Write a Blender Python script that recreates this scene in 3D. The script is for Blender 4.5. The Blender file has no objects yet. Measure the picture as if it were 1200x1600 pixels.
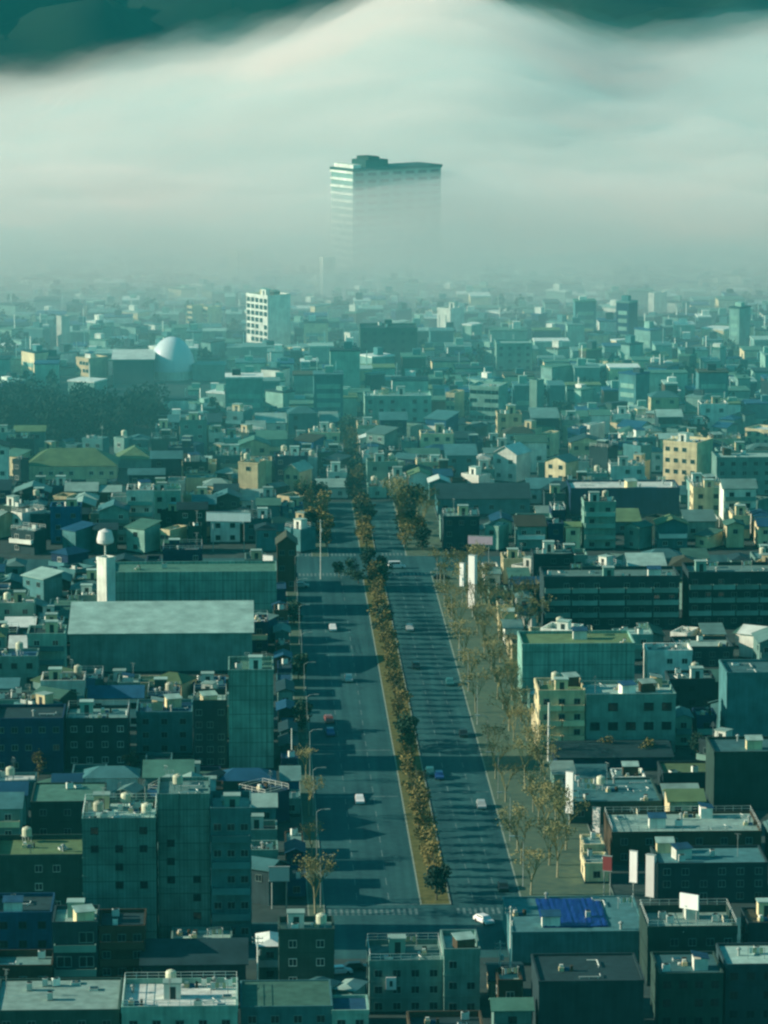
import bpy, math, random
import numpy as np
from mathutils import Vector, Matrix, noise as mnoise
rad = math.radians
SC = bpy.context.scene
COL = SC.collection

# ------------------------------------------------------------------ camera
F_PX = 6000.0; CAM_H = 179.0; HORIZON = -205.0; VPX = 370.0     # in pixels of the 1200 x 1600 photograph
PITCH = math.atan((800 - HORIZON) / F_PX)
YAW = math.atan((600 - VPX) * math.cos(PITCH) / F_PX)
FW = Vector((math.sin(YAW)*math.cos(PITCH), math.cos(YAW)*math.cos(PITCH), -math.sin(PITCH)))
RT = Vector((math.cos(YAW), -math.sin(YAW), 0)); UP = RT.cross(FW)
cam = bpy.data.cameras.new('camera'); camo = bpy.data.objects.new('camera', cam); COL.objects.link(camo)
camo.location = (0, 0, CAM_H); camo.rotation_euler = (math.pi/2 - PITCH, 0, -YAW)
cam.sensor_fit = 'HORIZONTAL'; cam.sensor_width = 36; cam.lens = 36*F_PX/1200
cam.clip_start = 1; cam.clip_end = 20000
SC.camera = camo

# ------------------------------------------------------------------ light and exposure
SUN_EL = 21.0; SUN_BEYOND = 3.0        # sun stands to the left, a little beyond the town
w = bpy.data.worlds.new('World'); SC.world = w; w.use_nodes = True
nt = w.node_tree; nt.nodes.clear()
sky = nt.nodes.new('ShaderNodeTexSky'); sky.sky_type = 'NISHITA'; sky.sun_disc = False
sky.sun_elevation = rad(SUN_EL); sky.sun_rotation = rad(-90 + SUN_BEYOND)
sky.air_density = 1.0; sky.dust_density = 0.6; sky.ozone_density = 2.0
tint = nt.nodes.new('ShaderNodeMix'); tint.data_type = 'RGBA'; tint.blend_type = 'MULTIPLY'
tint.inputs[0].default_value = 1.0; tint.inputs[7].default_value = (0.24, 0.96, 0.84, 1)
bg = nt.nodes.new('ShaderNodeBackground'); bg.inputs[1].default_value = 0.085
wo = nt.nodes.new('ShaderNodeOutputWorld')
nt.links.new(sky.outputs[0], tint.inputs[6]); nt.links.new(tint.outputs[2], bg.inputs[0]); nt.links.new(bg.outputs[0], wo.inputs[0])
sl = bpy.data.lights.new('sun', 'SUN'); sl.energy = 5.0; sl.angle = rad(0.5); sl.color = (1.0, 0.84, 0.67)
so = bpy.data.objects.new('sun', sl); COL.objects.link(so)
sd = Vector((-math.cos(rad(SUN_BEYOND))*math.cos(rad(SUN_EL)), math.sin(rad(SUN_BEYOND))*math.cos(rad(SUN_EL)), math.sin(rad(SUN_EL))))
so.rotation_euler = sd.to_track_quat('Z', 'Y').to_euler(); so.location = (-300, 900, 400)
SC.view_settings.view_transform = 'Standard'; SC.view_settings.look = 'None'
SC.view_settings.exposure = 0.62; SC.view_settings.gamma = 1; SC.view_settings.use_curve_mapping = False
cy = SC.cycles
cy.max_bounces = 12; cy.diffuse_bounces = 3; cy.glossy_bounces = 2; cy.transmission_bounces = 2
cy.volume_bounces = 8; cy.transparent_max_bounces = 64; cy.use_denoising = True; cy.filter_width = 2.4
cy.sample_clamp_indirect = 5.0

def ray(px, py): return FW + RT*((px-600)/F_PX) - UP*((py-800)/F_PX)
def G(px, py, z=0.0):
    r = ray(px, py); t = (z - CAM_H)/r.z
    return Vector((r.x*t, r.y*t, z))
def at_y(px, py, Y):                     # the point on that line of sight at distance Y
    r = ray(px, py); t = Y/r.y
    return Vector((r.x*t, Y, CAM_H + r.z*t))
def P(v):                                # world -> pixel of the photograph
    d = Vector(v) - Vector((0,0,CAM_H)); c = d.dot(FW)
    return 600 + F_PX*d.dot(RT)/c, 800 - F_PX*d.dot(UP)/c
# ------------------------------------------------------------------ materials
def new_mat(name):
    m = bpy.data.materials.new(name); m.use_nodes = True
    n = m.node_tree; n.nodes['Principled BSDF'].inputs['Specular IOR Level'].default_value = 0.15
    return m, n, n.nodes['Principled BSDF'], n.nodes['Material Output']
def vol_mat(name, col, dens, aniso=0.0):
    m = bpy.data.materials.new(name); m.use_nodes = True; n = m.node_tree; n.nodes.clear()
    v = n.nodes.new('ShaderNodeVolumePrincipled'); o = n.nodes.new('ShaderNodeOutputMaterial')
    v.inputs['Color'].default_value = (*col, 1); v.inputs['Density'].default_value = dens
    v.inputs['Anisotropy'].default_value = aniso
    n.links.new(v.outputs[0], o.inputs['Volume']); return m
def mesh_obj(name, verts, faces, mats, parent=None, fm=None, smooth=False):
    me = bpy.data.meshes.new(name); me.from_pydata(verts, [], faces)
    for m in mats: me.materials.append(m)
    if fm is not None: me.polygons.foreach_set('material_index', fm)
    if smooth: me.polygons.foreach_set('use_smooth', [True]*len(me.polygons))
    me.update()
    o = bpy.data.objects.new(name, me); COL.objects.link(o)
    if parent is not None: o.parent = parent
    return o
def nz(x, y, s, seed=0.0, oct=4):
    return mnoise.fractal(Vector((x/s + seed*7.13, y/s - seed*3.7, seed)), 0.9, 2.0, oct)
def sstep(a, b, x):
    t = max(0.0, min(1.0, (x-a)/(b-a))); return t*t*(3-2*t)

def box_obj(name, x0, x1, y0, y1, z0, z1, mats):
    v = [(x0,y0,z0),(x1,y0,z0),(x1,y1,z0),(x0,y1,z0),(x0,y0,z1),(x1,y0,z1),(x1,y1,z1),(x0,y1,z1)]
    f = [(0,3,2,1),(4,5,6,7),(0,1,5,4),(1,2,6,5),(2,3,7,6),(3,0,4,7)]
    return mesh_obj(name, v, f, mats)
# ------------------------------------------------------------------ ground and mountains
def rough_mat(name, c1, c2, scale, rough=0.9, bump=0.0, detail=6, mid=0.5, wid=0.25):
    m, n, b, o = new_mat(name)
    tc = n.nodes.new('ShaderNodeTexCoord'); t = n.nodes.new('ShaderNodeTexNoise')
    t.inputs['Scale'].default_value = scale; t.inputs['Detail'].default_value = detail
    r = n.nodes.new('ShaderNodeValToRGB'); r.color_ramp.elements[0].position = mid-wid; r.color_ramp.elements[1].position = mid+wid
    r.color_ramp.elements[0].color = (*c1, 1); r.color_ramp.elements[1].color = (*c2, 1)
    n.links.new(tc.outputs['Object'], t.inputs['Vector']); n.links.new(t.outputs[0], r.inputs[0])
    n.links.new(r.outputs[0], b.inputs['Base Color']); b.inputs['Roughness'].default_value = rough
    if bump:
        bp = n.nodes.new('ShaderNodeBump'); bp.inputs['Strength'].default_value = 0.6; bp.inputs['Distance'].default_value = bump
        n.links.new(t.outputs[0], bp.inputs['Height']); n.links.new(bp.outputs[0], b.inputs['Normal'])
    return m
M_GROUND = rough_mat('packed_ground', (0.02, 0.045, 0.045), (0.05, 0.085, 0.078), 0.25)
def sheet(name, x0, x1, y0, y1, z, mat):
    o = mesh_obj(name, [(x0,y0,z),(x1,y0,z),(x1,y1,z),(x0,y1,z)], [(0,1,2,3)], [mat]); o['kind'] = 'structure'; return o
ground = sheet('ground', -2500, 2800, -150, 5900, 0, M_GROUND)
def mountain_mesh():
    M = rough_mat('forested_slope', (0.001, 0.008, 0.010), (0.008, 0.026, 0.014), 0.012, bump=3.0)
    nx, ny = 130, 90; vs = []; fs = []
    for j in range(ny+1):
        for i in range(nx+1):
            X = -1500 + 3600*i/nx; Y = 3000 + 2600*j/ny
            h = 620*sstep(3000, 5000, Y + nz(X, 0, 700, 5)*260)
            h += (nz(X, Y, 420, 11)*150 + abs(nz(X, Y, 200, 13))*60)*sstep(3000, 3500, Y) + nz(X, Y, 45, 17)*9
            h = min(h, 690)
            vs.append((X, Y, h - 2))
    for j in range(ny):
        for i in range(nx):
            a = j*(nx+1)+i; fs.append((a, a+1, a+nx+2, a+nx+1))
    o = mesh_obj('mountain_slope', vs, fs, [M], smooth=True); o['kind'] = 'structure'; return o
mountain_mesh()
# ------------------------------------------------------------------ mesh builder
class MB:
    def __init__(s): s.v = []; s.f = []; s.m = []
    def add(s, vs, fs, m=0):
        n = len(s.v); s.v += [tuple(v) for v in vs]; s.f += [tuple(n+i for i in f) for f in fs]; s.m += [m]*len(fs)
    def box(s, x0, x1, y0, y1, z0, z1, m=0, M=None):
        v = [(x0,y0,z0),(x1,y0,z0),(x1,y1,z0),(x0,y1,z0),(x0,y0,z1),(x1,y0,z1),(x1,y1,z1),(x0,y1,z1)]
        if M is not None: v = [tuple(M @ Vector(p)) for p in v]
        s.add(v, [(0,3,2,1),(4,5,6,7),(0,1,5,4),(1,2,6,5),(2,3,7,6),(3,0,4,7)], m)
    def tube(s, pts, rs, n=6, m=0):
        rings = []
        for k, (p, r) in enumerate(zip(pts, rs)):
            p = Vector(p); a = Vector(pts[max(k-1,0)]); b = Vector(pts[min(k+1,len(pts)-1)])
            t = (b-a).normalized(); u = t.orthogonal().normalized(); w_ = t.cross(u)
            rings.append([p + (u*math.cos(2*math.pi*i/n) + w_*math.sin(2*math.pi*i/n))*r for i in range(n)])
        vs = [q for r_ in rings for q in r_]; fs = []
        for k in range(len(rings)-1):
            for i in range(n):
                j = (i+1) % n; fs.append((k*n+i, k*n+j, (k+1)*n+j, (k+1)*n+i))
        fs.append(tuple(range(n-1,-1,-1))); fs.append(tuple((len(rings)-1)*n+i for i in range(n)))
        s.add(vs, fs, m)
    def lathe(s, prof, n=20, m=0, c=(0,0,0)):
        vs = [(c[0]+r*math.cos(2*math.pi*i/n), c[1]+r*math.sin(2*math.pi*i/n), c[2]+z) for r, z in prof for i in range(n)]
        fs = [(k*n+i, k*n+(i+1)%n, (k+1)*n+(i+1)%n, (k+1)*n+i) for k in range(len(prof)-1) for i in range(n)]
        fs.append(tuple((len(prof)-1)*n+i for i in range(n)))
        s.add(vs, fs, m)
    def mesh(s, name, mats, smooth=False):
        me = bpy.data.meshes.new(name); me.from_pydata(s.v, [], s.f)
        for m in mats: me.materials.append(m)
        me.polygons.foreach_set('material_index', s.m)
        if smooth: me.polygons.foreach_set('use_smooth', [True]*len(me.polygons))
        me.update(); return me
    def build(s, name, mats, parent=None, smooth=False):
        return put(name, s.mesh(name, mats if isinstance(mats, list) else [mats], smooth), parent)
def put(name, me, parent=None, loc=None, rz=0.0, scale=None):
    o = bpy.data.objects.new(name, me); COL.objects.link(o)
    if parent is not None: o.parent = parent
    if loc is not None: o.location = loc
    if rz: o.rotation_euler = (0, 0, rz)
    if scale is not None: o.scale = scale
    return o
def empty(name, loc, rz=0.0):
    o = bpy.data.objects.new(name, None); COL.objects.link(o); o.location = loc; o.rotation_euler = (0, 0, rz)
    o.empty_display_size = 0.5; return o
def tag(o, label=None, cat=None, group=None):
    if label: o['label'] = label
    if cat: o['category'] = cat
    if group: o['group'] = group
    return o
def copy_tree(o, loc, rz=0.0, scale=None):
    c = o.copy(); COL.objects.link(c); c.location = loc; c.rotation_euler = (0, 0, rz)
    if scale: c.scale = scale
    for ch in list(o.children):
        d = ch.copy(); COL.objects.link(d); d.parent = c
        for g in list(ch.children):
            e = g.copy(); COL.objects.link(e); e.parent = d
    return c

# ------------------------------------------------------------------ surface materials
def wall_mat(name, c, rough=0.85, streak=0.35, ribs=0.0, vary=0.55, nscale=0.35, joints=False):
    m, n, b, o = new_mat(name); L = n.links
    tc = n.nodes.new('ShaderNodeTexCoord')
    t = n.nodes.new('ShaderNodeTexNoise'); t.inputs['Scale'].default_value = nscale; t.inputs['Detail'].default_value = 7
    L.new(tc.outputs['Object'], t.inputs['Vector'])
    mp = n.nodes.new('ShaderNodeMapping'); mp.inputs['Scale'].default_value = (1.6, 1.6, 0.10)      # rain streaks run down
    t2 = n.nodes.new('ShaderNodeTexNoise'); t2.inputs['Scale'].default_value = 1.3; t2.inputs['Detail'].default_value = 4
    L.new(tc.outputs['Object'], mp.inputs[0]); L.new(mp.outputs[0], t2.inputs['Vector'])
    oi = n.nodes.new('ShaderNodeObjectInfo')
    def math_(op, a, bb):
        q = n.nodes.new('ShaderNodeMath'); q.operation = op
        for k, v in enumerate((a, bb)):
            if isinstance(v, (int, float)): q.inputs[k].default_value = v
            else: L.new(v, q.inputs[k])
        return q.outputs[0]
    f = math_('ADD', math_('MULTIPLY', math_('SUBTRACT', t.outputs[0], 0.5), vary*2.2), 1.0)
    f = math_('MULTIPLY', f, math_('ADD', math_('MULTIPLY', math_('SUBTRACT', t2.outputs[0], 0.5), streak*2.2), 1.0))
    f = math_('MULTIPLY', f, math_('ADD', math_('MULTIPLY', oi.outputs['Random'], 0.5), 0.75))
    if ribs:
        wv = n.nodes.new('ShaderNodeTexWave'); wv.inputs['Scale'].default_value = ribs; wv.bands_direction = 'X'
        wv.inputs['Distortion'].default_value = 0.15
        L.new(tc.outputs['Object'], wv.inputs['Vector'])
        f = math_('MULTIPLY', f, math_('ADD', math_('MULTIPLY', wv.outputs[1], 0.22), 0.82))
    if joints:                            # panel joints across the wall
        sp = n.nodes.new('ShaderNodeSeparateXYZ'); cx = n.nodes.new('ShaderNodeCombineXYZ'); L.new(tc.outputs['Object'], sp.inputs[0])
        L.new(math_('ADD', sp.outputs[0], sp.outputs[1]), cx.inputs[0]); L.new(sp.outputs[2], cx.inputs[1])
        bk = n.nodes.new('ShaderNodeTexBrick'); bk.offset = 0; bk.inputs['Scale'].default_value = 1; bk.inputs['Brick Width'].default_value = 3.4; bk.inputs['Row Height'].default_value = 2.9
        bk.inputs['Mortar Size'].default_value = .09; bk.inputs['Color1'].default_value = (1,1,1,1); bk.inputs['Color2'].default_value = (.8,.8,.8,1); bk.inputs['Mortar'].default_value = (.45,.45,.45,1)
        L.new(cx.outputs[0], bk.inputs['Vector']); f = math_('MULTIPLY', f, bk.outputs['Color'])
    mx = n.nodes.new('ShaderNodeMix'); mx.data_type = 'RGBA'; mx.blend_type = 'MULTIPLY'; mx.inputs[0].default_value = 1
    mx.inputs[6].default_value = (*c, 1)
    cb = n.nodes.new('ShaderNodeCombineColor')
    for k in range(3): L.new(f, cb.inputs[k])
    L.new(cb.outputs[0], mx.inputs[7]); L.new(mx.outputs[2], b.inputs['Base Color'])
    b.inputs['Roughness'].default_value = rough
    return m
def flat_mat(name, c, rough=0.6, metal=0.0, spec=0.5):
    m, n, b, o = new_mat(name); b.inputs['Base Color'].default_value = (*c, 1)
    b.inputs['Roughness'].default_value = rough; b.inputs['Metallic'].default_value = metal
    b.inputs['Specular IOR Level'].default_value = spec
    return m
TONES = {'white': (.62,.66,.57), 'cream': (.56,.50,.30), 'pale green': (.18,.34,.28), 'grey green': (.13,.25,.22),
         'teal': (.05,.155,.16), 'dark grey': (.02,.045,.05), 'dark green': (.026,.06,.05), 'navy': (.008,.03,.065), 'brown': (.055,.045,.028), 'blue': (.01,.08,.16)}
W = {k: wall_mat('plaster_'+k.replace(' ', '_'), c) for k, c in TONES.items()}
W['ribbed'] = wall_mat('ribbed_concrete', (.11,.25,.22), ribs=0.55, joints=True)
W['panel'] = wall_mat('panel_wall', (.17,.35,.29), streak=.4, ribs=0.3, joints=True)
ROOFS = {'pale': (.24,.38,.33), 'grey': (.11,.22,.20), 'dark': (.018,.045,.05), 'green': (.06,.16,.12), 'blue': (.015,.075,.135), 'brown': (.05,.055,.035), 'white': (.55,.62,.56), 'teal': (.05,.15,.155), 'olive': (.10,.17,.08)}
R = {k: wall_mat('roofing_'+k, c, rough=.8, streak=.15, vary=.5, nscale=.6) for k, c in ROOFS.items()}
RT_ = {k: wall_mat('roof_sheets_'+k, c, rough=.55, streak=.15, ribs=1.1, nscale=.3) for k, c in ROOFS.items()}
M_GLASS = flat_mat('window_glass', (.008,.02,.024), .12)
M_FRAME = wall_mat('window_frame', (.16,.26,.24))
M_PALE = wall_mat('pale_metal', (.62,.68,.60), .45)
M_STEEL = wall_mat('galvanised_steel', (.30,.36,.33), .45)
M_DARK = wall_mat('dark_metal', (.02,.035,.035), .5)
M_TANKC = wall_mat('tank_plastic', (.50,.52,.38), .5)

# ------------------------------------------------------------------ small building parts, shared between copies
def window_mesh(name, frame, pane):
    b = MB()
    b.box(-.5,.5,-.10,0,-.5,-.44,0); b.box(-.5,.5,-.10,0,.44,.5,0); b.box(-.5,-.45,-.10,0,-.44,.44,0); b.box(.45,.5,-.10,0,-.44,.44,0)
    b.box(-.02,.02,-.09,0,-.44,.44,0); b.box(-.45,.45,-.04,-.005,-.44,.44,1)
    return b.mesh(name, [frame, pane])
WIN = [window_mesh('window', M_FRAME, M_GLASS), window_mesh('window', M_PALE, M_GLASS), window_mesh('window', M_DARK, M_GLASS)]
def balcony_mesh(mt, slab):
    b = MB(); b.box(-.5,.5,-1.1,-.002,-.15,0,1)
    b.box(-.5,.5,-1.16,-1.06,-.18,1.0,0); b.box(-.5,-.47,-1.06,-.002,0.002,1.0,0); b.box(.47,.5,-1.06,-.002,0.002,1.0,0)
    return b.mesh('balcony', [mt, slab])
BALC = {k: balcony_mesh(W[k], W['grey green']) for k in ('white', 'cream', 'pale green', 'grey green', 'teal', 'brown')}
def hut_mesh(k, r):
    b = MB(); b.box(-.5,.5,-.5,.5,0,.93,0); b.box(-.56,.56,-.56,.56,.93,1.0,1); b.box(-.15,.2,-.52,-.5,0,.75,2)
    return b.mesh('stair_hut', [W[k], R[r], M_DARK])
HUT = {k: hut_mesh(k, 'pale') for k in TONES}
def tank_mesh():
    b = MB()
    for x in (-.55,.55):
        for y in (-.55,.55): b.box(x-.06,x+.06,y-.06,y+.06,0,1.0,1)
    b.box(-.8,.8,-.8,.8,1.0,1.1,1); b.lathe([(.8,1.1),(.85,1.2),(.85,2.3),(.7,2.55),(.25,2.65),(.25,2.75)],14,0)
    return b.mesh('water_tank', [M_TANKC, M_STEEL])
TANK = tank_mesh()
def ac_mesh():
    b = MB(); b.box(-.6,.6,-.4,.4,.12,1.25,0); b.lathe([(.42,1.25),(.42,1.36),(.34,1.36),(.32,1.3)],12,1)
    for x in (-.45,.45): b.box(x-.08,x+.08,-.4,.4,0,.12,1)
    return b.mesh('air_conditioner', [M_PALE, M_DARK])
AC = ac_mesh()
def aerial_mesh():
    b = MB(); b.tube([(0,0,0),(0,0,4.2)],[.05,.035],5)
    for k in range(5): b.box(-.55+.05*k,.55-.05*k,-.025,.025,3.3+.18*k,3.35+.18*k)
    b.box(-.02,.02,-.6,.6,4.1,4.15); return b.mesh('aerial', [M_STEEL])
AERIAL = aerial_mesh()
def vent_mesh():
    b = MB(); b.tube([(0,0,0),(0,0,1.1)],[.22,.22],8); b.lathe([(.42,1.0),(.42,1.15),(.05,1.4)],10); return b.mesh('vent_pipe', [M_STEEL])
VENT = vent_mesh()
def skylight_mesh():
    b = MB(); b.box(-.7,.7,-.7,.7,0,.35,0); b.box(-.6,.6,-.6,.6,.35,.42,1); return b.mesh('skylight', [M_PALE, M_GLASS])
SKYL = skylight_mesh()

def rack_mesh():
    b = MB()
    for x in (-1.3, 1.3): b.box(x-.04,x+.04,-.04,.04,0,1.9,0); b.box(x-.04,x+.04,-.5,.5,1.86,1.92,0)
    for y in (-.45, .45): b.box(-1.3,1.3,y-.02,y+.02,1.925,1.965,0)
    x = -1.15
    for k, wd in enumerate((.5,.7,.4,.6)): b.box(x,x+wd*.85,-.475,-.43,1.0+.12*(k % 3),1.92,1+k % 2); x += wd*1.02
    return b.mesh('laundry_rack', [M_STEEL, M_PALE, W['cream']])
RACK = rack_mesh()
def crates_mesh():
    b = MB(); b.box(-.9,-.1,-.5,.3,0,.6,0); b.box(0,.75,-.4,.4,0,.45,1); b.box(-.75,-.2,-.35,.2,.604,1.0,2); b.box(.9,1.3,-.6,.1,0,.9,3); b.box(-.4,.5,.45,.85,0,.3,2)
    return b.mesh('stacked_boxes', [W['cream'], W['blue'], W['white'], W['brown']])
CRATES = crates_mesh()
def rshed_mesh(k):
    b = MB(); b.box(-1.5,1.5,-1.1,1.1,0,1.9,0); b.add([(-1.7,-1.35,1.9),(1.7,-1.35,1.9),(1.7,1.3,2.4),(-1.7,1.3,2.4),(-1.7,-1.35,1.96),(1.7,-1.35,1.96),(1.7,1.3,2.46),(-1.7,1.3,2.46)], [(0,3,2,1),(4,5,6,7),(0,1,5,4),(1,2,6,5),(2,3,7,6),(3,0,4,7)], 1)
    return b.mesh('roof_shed', [W[k], R['pale' if k != 'white' else 'blue']])
RSHED = [rshed_mesh(k) for k in ('white', 'brown', 'cream')]
def pipe_mesh():
    b = MB(); b.tube([(-2.2,0,.3),(1.0,0,.3),(1.2,.2,.3),(1.2,1.6,.3)],[.09]*4,6)
    for x in (-2,-.6,.8): b.box(x-.08,x+.08,-.08,.08,0,.22)
    return b.mesh('roof_pipe', [M_PALE])
RPIPE = pipe_mesh()

def add_wall(root, w_, d, h, tone, floors, parapet, mat=None, bands=True, apron=None):
    b = MB(); b.box(-w_/2,w_/2,-d/2,d/2,-.05,h)
    if bands and floors > 1:
        for k in range(1, floors):
            z = h*k/floors; b.box(-w_/2-.07,w_/2+.07,-d/2-.07,d/2+.07,z-.11,z+.11,1)
    b.box(-w_/2-.05,w_/2+.05,-d/2-.05,d/2+.05,-.06,.5,2)
    if parapet:
        t = .22; e = .09
        b.box(-w_/2-e,w_/2+e,-d/2-e,-d/2+t,h-.15,h+parapet,1); b.box(-w_/2-e,w_/2+e,d/2-t,d/2+e,h-.15,h+parapet,1)
        b.box(-w_/2-e,-w_/2+t,-d/2+t,d/2-t,h-.15,h+parapet,1); b.box(w_/2-t,w_/2+e,-d/2+t,d/2-t,h-.15,h+parapet,1)
    mt = mat or W[tone]
    return b.build('wall', [mt, mt, W['dark grey']], root)
def add_roof(root, w_, d, h, kind, col, rise=2.2, over=.45):
    b = MB()
    if kind == 'flat':
        b.box(-w_/2+.24,w_/2-.24,-d/2+.24,d/2-.24,h+.004,h+.07); return b.build('roof', R[col], root)
    x0, x1, y0, y1 = -w_/2-over, w_/2+over, -d/2-over, d/2+over; z0 = h+.01; t = .16
    if kind == 'shed':
        v = [(x0,y0,z0),(x1,y0,z0),(x1,y1,z0+rise),(x0,y1,z0+rise)]
        b.add(v + [(x,y,z+t) for x,y,z in v], [(0,3,2,1),(4,5,6,7),(0,1,5,4),(1,2,6,5),(2,3,7,6),(3,0,4,7)])
        g = MB(); g.add([(-w_/2,-d/2,h-.02),(w_/2,-d/2,h-.02),(w_/2,d/2,h-.02),(-w_/2,d/2,h-.02),(w_/2,d/2,h+rise-.05),(-w_/2,d/2,h+rise-.05)],
              [(0,3,2,1),(2,3,5,4),(1,2,4),(0,5,3),(0,1,4,5)]); gm = g
    elif kind == 'gable_x':              # ridge runs left to right
        v = [(x0,y0,z0),(x1,y0,z0),(x1,0,z0+rise),(x0,0,z0+rise),(x1,y1,z0),(x0,y1,z0)]
        u = [(x,y,z+t) for x,y,z in v]
        b.add(v+u, [(6,7,8,9),(9,8,10,11),(0,3,2,1),(3,5,4,2),(0,1,7,6),(4,5,11,10),(0,6,9,3),(3,9,11,5),(1,2,8,7),(2,4,10,8)])
        g = MB(); g.add([(-w_/2,-d/2,h-.02),(-w_/2,d/2,h-.02),(-w_/2,0,h+rise-.1),(w_/2,-d/2,h-.02),(w_/2,d/2,h-.02),(w_/2,0,h+rise-.1)],
              [(0,2,1),(3,4,5),(0,3,5,2),(1,2,5,4),(0,1,4,3)]); gm = g
    elif kind == 'gable_y':              # gable end faces the viewer
        v = [(x0,y0,z0),(x0,y1,z0),(0,y1,z0+rise),(0,y0,z0+rise),(x1,y1,z0),(x1,y0,z0)]
        u = [(x,y,z+t) for x,y,z in v]
        b.add(v+u, [(6,9,8,7),(9,11,10,8),(0,1,2,3),(3,2,4,5),(0,3,9,6),(3,5,11,9),(0,6,7,1),(1,7,8,2),(2,8,10,4),(4,10,11,5)])
        g = MB(); g.add([(-w_/2,-d/2,h-.02),(w_/2,-d/2,h-.02),(0,-d/2,h+rise-.1),(-w_/2,d/2,h-.02),(w_/2,d/2,h-.02),(0,d/2,h+rise-.1)],
              [(0,1,2),(3,5,4),(0,2,5,3),(1,4,5,2),(0,3,4,1)]); gm = g
    else:                                # hip
        k = min(w_, d)/2*.9
        if w_ >= d: a, c = (x0+k,0,z0+rise), (x1-k,0,z0+rise)
        else: a, c = (0,y0+k,z0+rise), (0,y1-k,z0+rise)
        v = [(x0,y0,z0),(x1,y0,z0),(x1,y1,z0),(x0,y1,z0),a,c]
        if w_ >= d: fs = [(0,1,5,4),(1,2,5),(2,3,4,5),(3,0,4),(0,3,2,1)]
        else: fs = [(0,1,4),(1,2,5,4),(2,3,5),(3,0,4,5),(0,3,2,1)]
        b.add(v, fs); gm = None
    o = b.build('roof', RT_[col], root)
    if gm: gm.build('gable_wall', bpy.data.materials[root['wm']], root)
    return o
def windows(root, w_, d, h, floors, cols, wk, rr, face='front', ww=1.3, wh=1.25, skip=.1, z0=0.0):
    fh = (h-z0)/floors; span = w_ if face == 'front' else d
    if cols < 1: return
    for f in range(floors):
        for c in range(cols):
            if rr.random() < skip: continue
            u = -span/2 + span*(c+.5)/cols; z = z0 + fh*(f+.52)
            if face == 'front': put('window', WIN[wk], root, (u, -d/2-.003, z), 0, (ww, 1, wh))
            elif face == 'left': put('window', WIN[wk], root, (-w_/2-.003, u, z), -math.pi/2, (ww, 1, wh))
            else: put('window', WIN[wk], root, (w_/2+.003, u, z), math.pi/2, (ww, 1, wh))
def railing(root, w_, d, h):
    b = MB(); z = h
    x0, x1, y0, y1 = -w_/2+.12, w_/2-.12, -d/2+.1, d/2-.1
    for zz in (.55, 1.05):
        b.box(x0,x1,y0-.03,y0+.03,z+zz,z+zz+.06); b.box(x0,x1,y1-.03,y1+.03,z+zz,z+zz+.06)
        b.box(x0-.03,x0+.03,y0,y1,z+zz+.002,z+zz+.058); b.box(x1-.03,x1+.03,y0,y1,z+zz+.002,z+zz+.058)
    n = max(2, int(w_/1.6))
    for i in range(n+1):
        x = x0+(x1-x0)*i/n
        for y in (y0, y1): b.box(x-.035,x+.035,y-.032,y+.032,z+.1,z+1.04)
    return b.build('roof_railing', M_PALE, root)
def clutter(root, w_, d, h, rr, n, hut=None, tank=0, aer=0):
    spots = []
    def spot(r):
        for _ in range(25):
            if w_/2-r-.4 <= 0 or d/2-r-.4 <= 0: return None
            x = rr.uniform(-w_/2+r+.4, w_/2-r-.4); y = rr.uniform(-d/2+r+.4, d/2-r-.4)
            if all(math.hypot(x-a, y-b) > r+q for a, b, q in spots): spots.append((x, y, r)); return x, y
        return None
    z = h+.072
    if hut:
        p = spot(1.9)
        if p: put('stair_hut', HUT[hut], root, (p[0], p[1], z), 0, (2.6, 2.4, 2.6))
    for me, nm, r, k in ((TANK,'water_tank',1.0,tank),(AERIAL,'aerial',.3,aer)):
        for _ in range(k):
            p = spot(r)
            if p: put(nm, me, root, (p[0], p[1], z), rr.choice((0, .5, 1.1)))
    for _ in range(n):
        me, nm, r = rr.choice(((AC,'air_conditioner',.75),(AC,'air_conditioner',.75),(VENT,'vent_pipe',.5),(SKYL,'skylight',.95),(RACK,'laundry_rack',1.2),(CRATES,'stacked_boxes',1.1),(rr.choice(RSHED),'roof_shed',1.7),(RPIPE,'roof_pipe',1.6)))
        p = spot(r)
        if p: put(nm, me, root, (p[0], p[1], z), rr.choice((0, math.pi/2, .3)))

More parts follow.
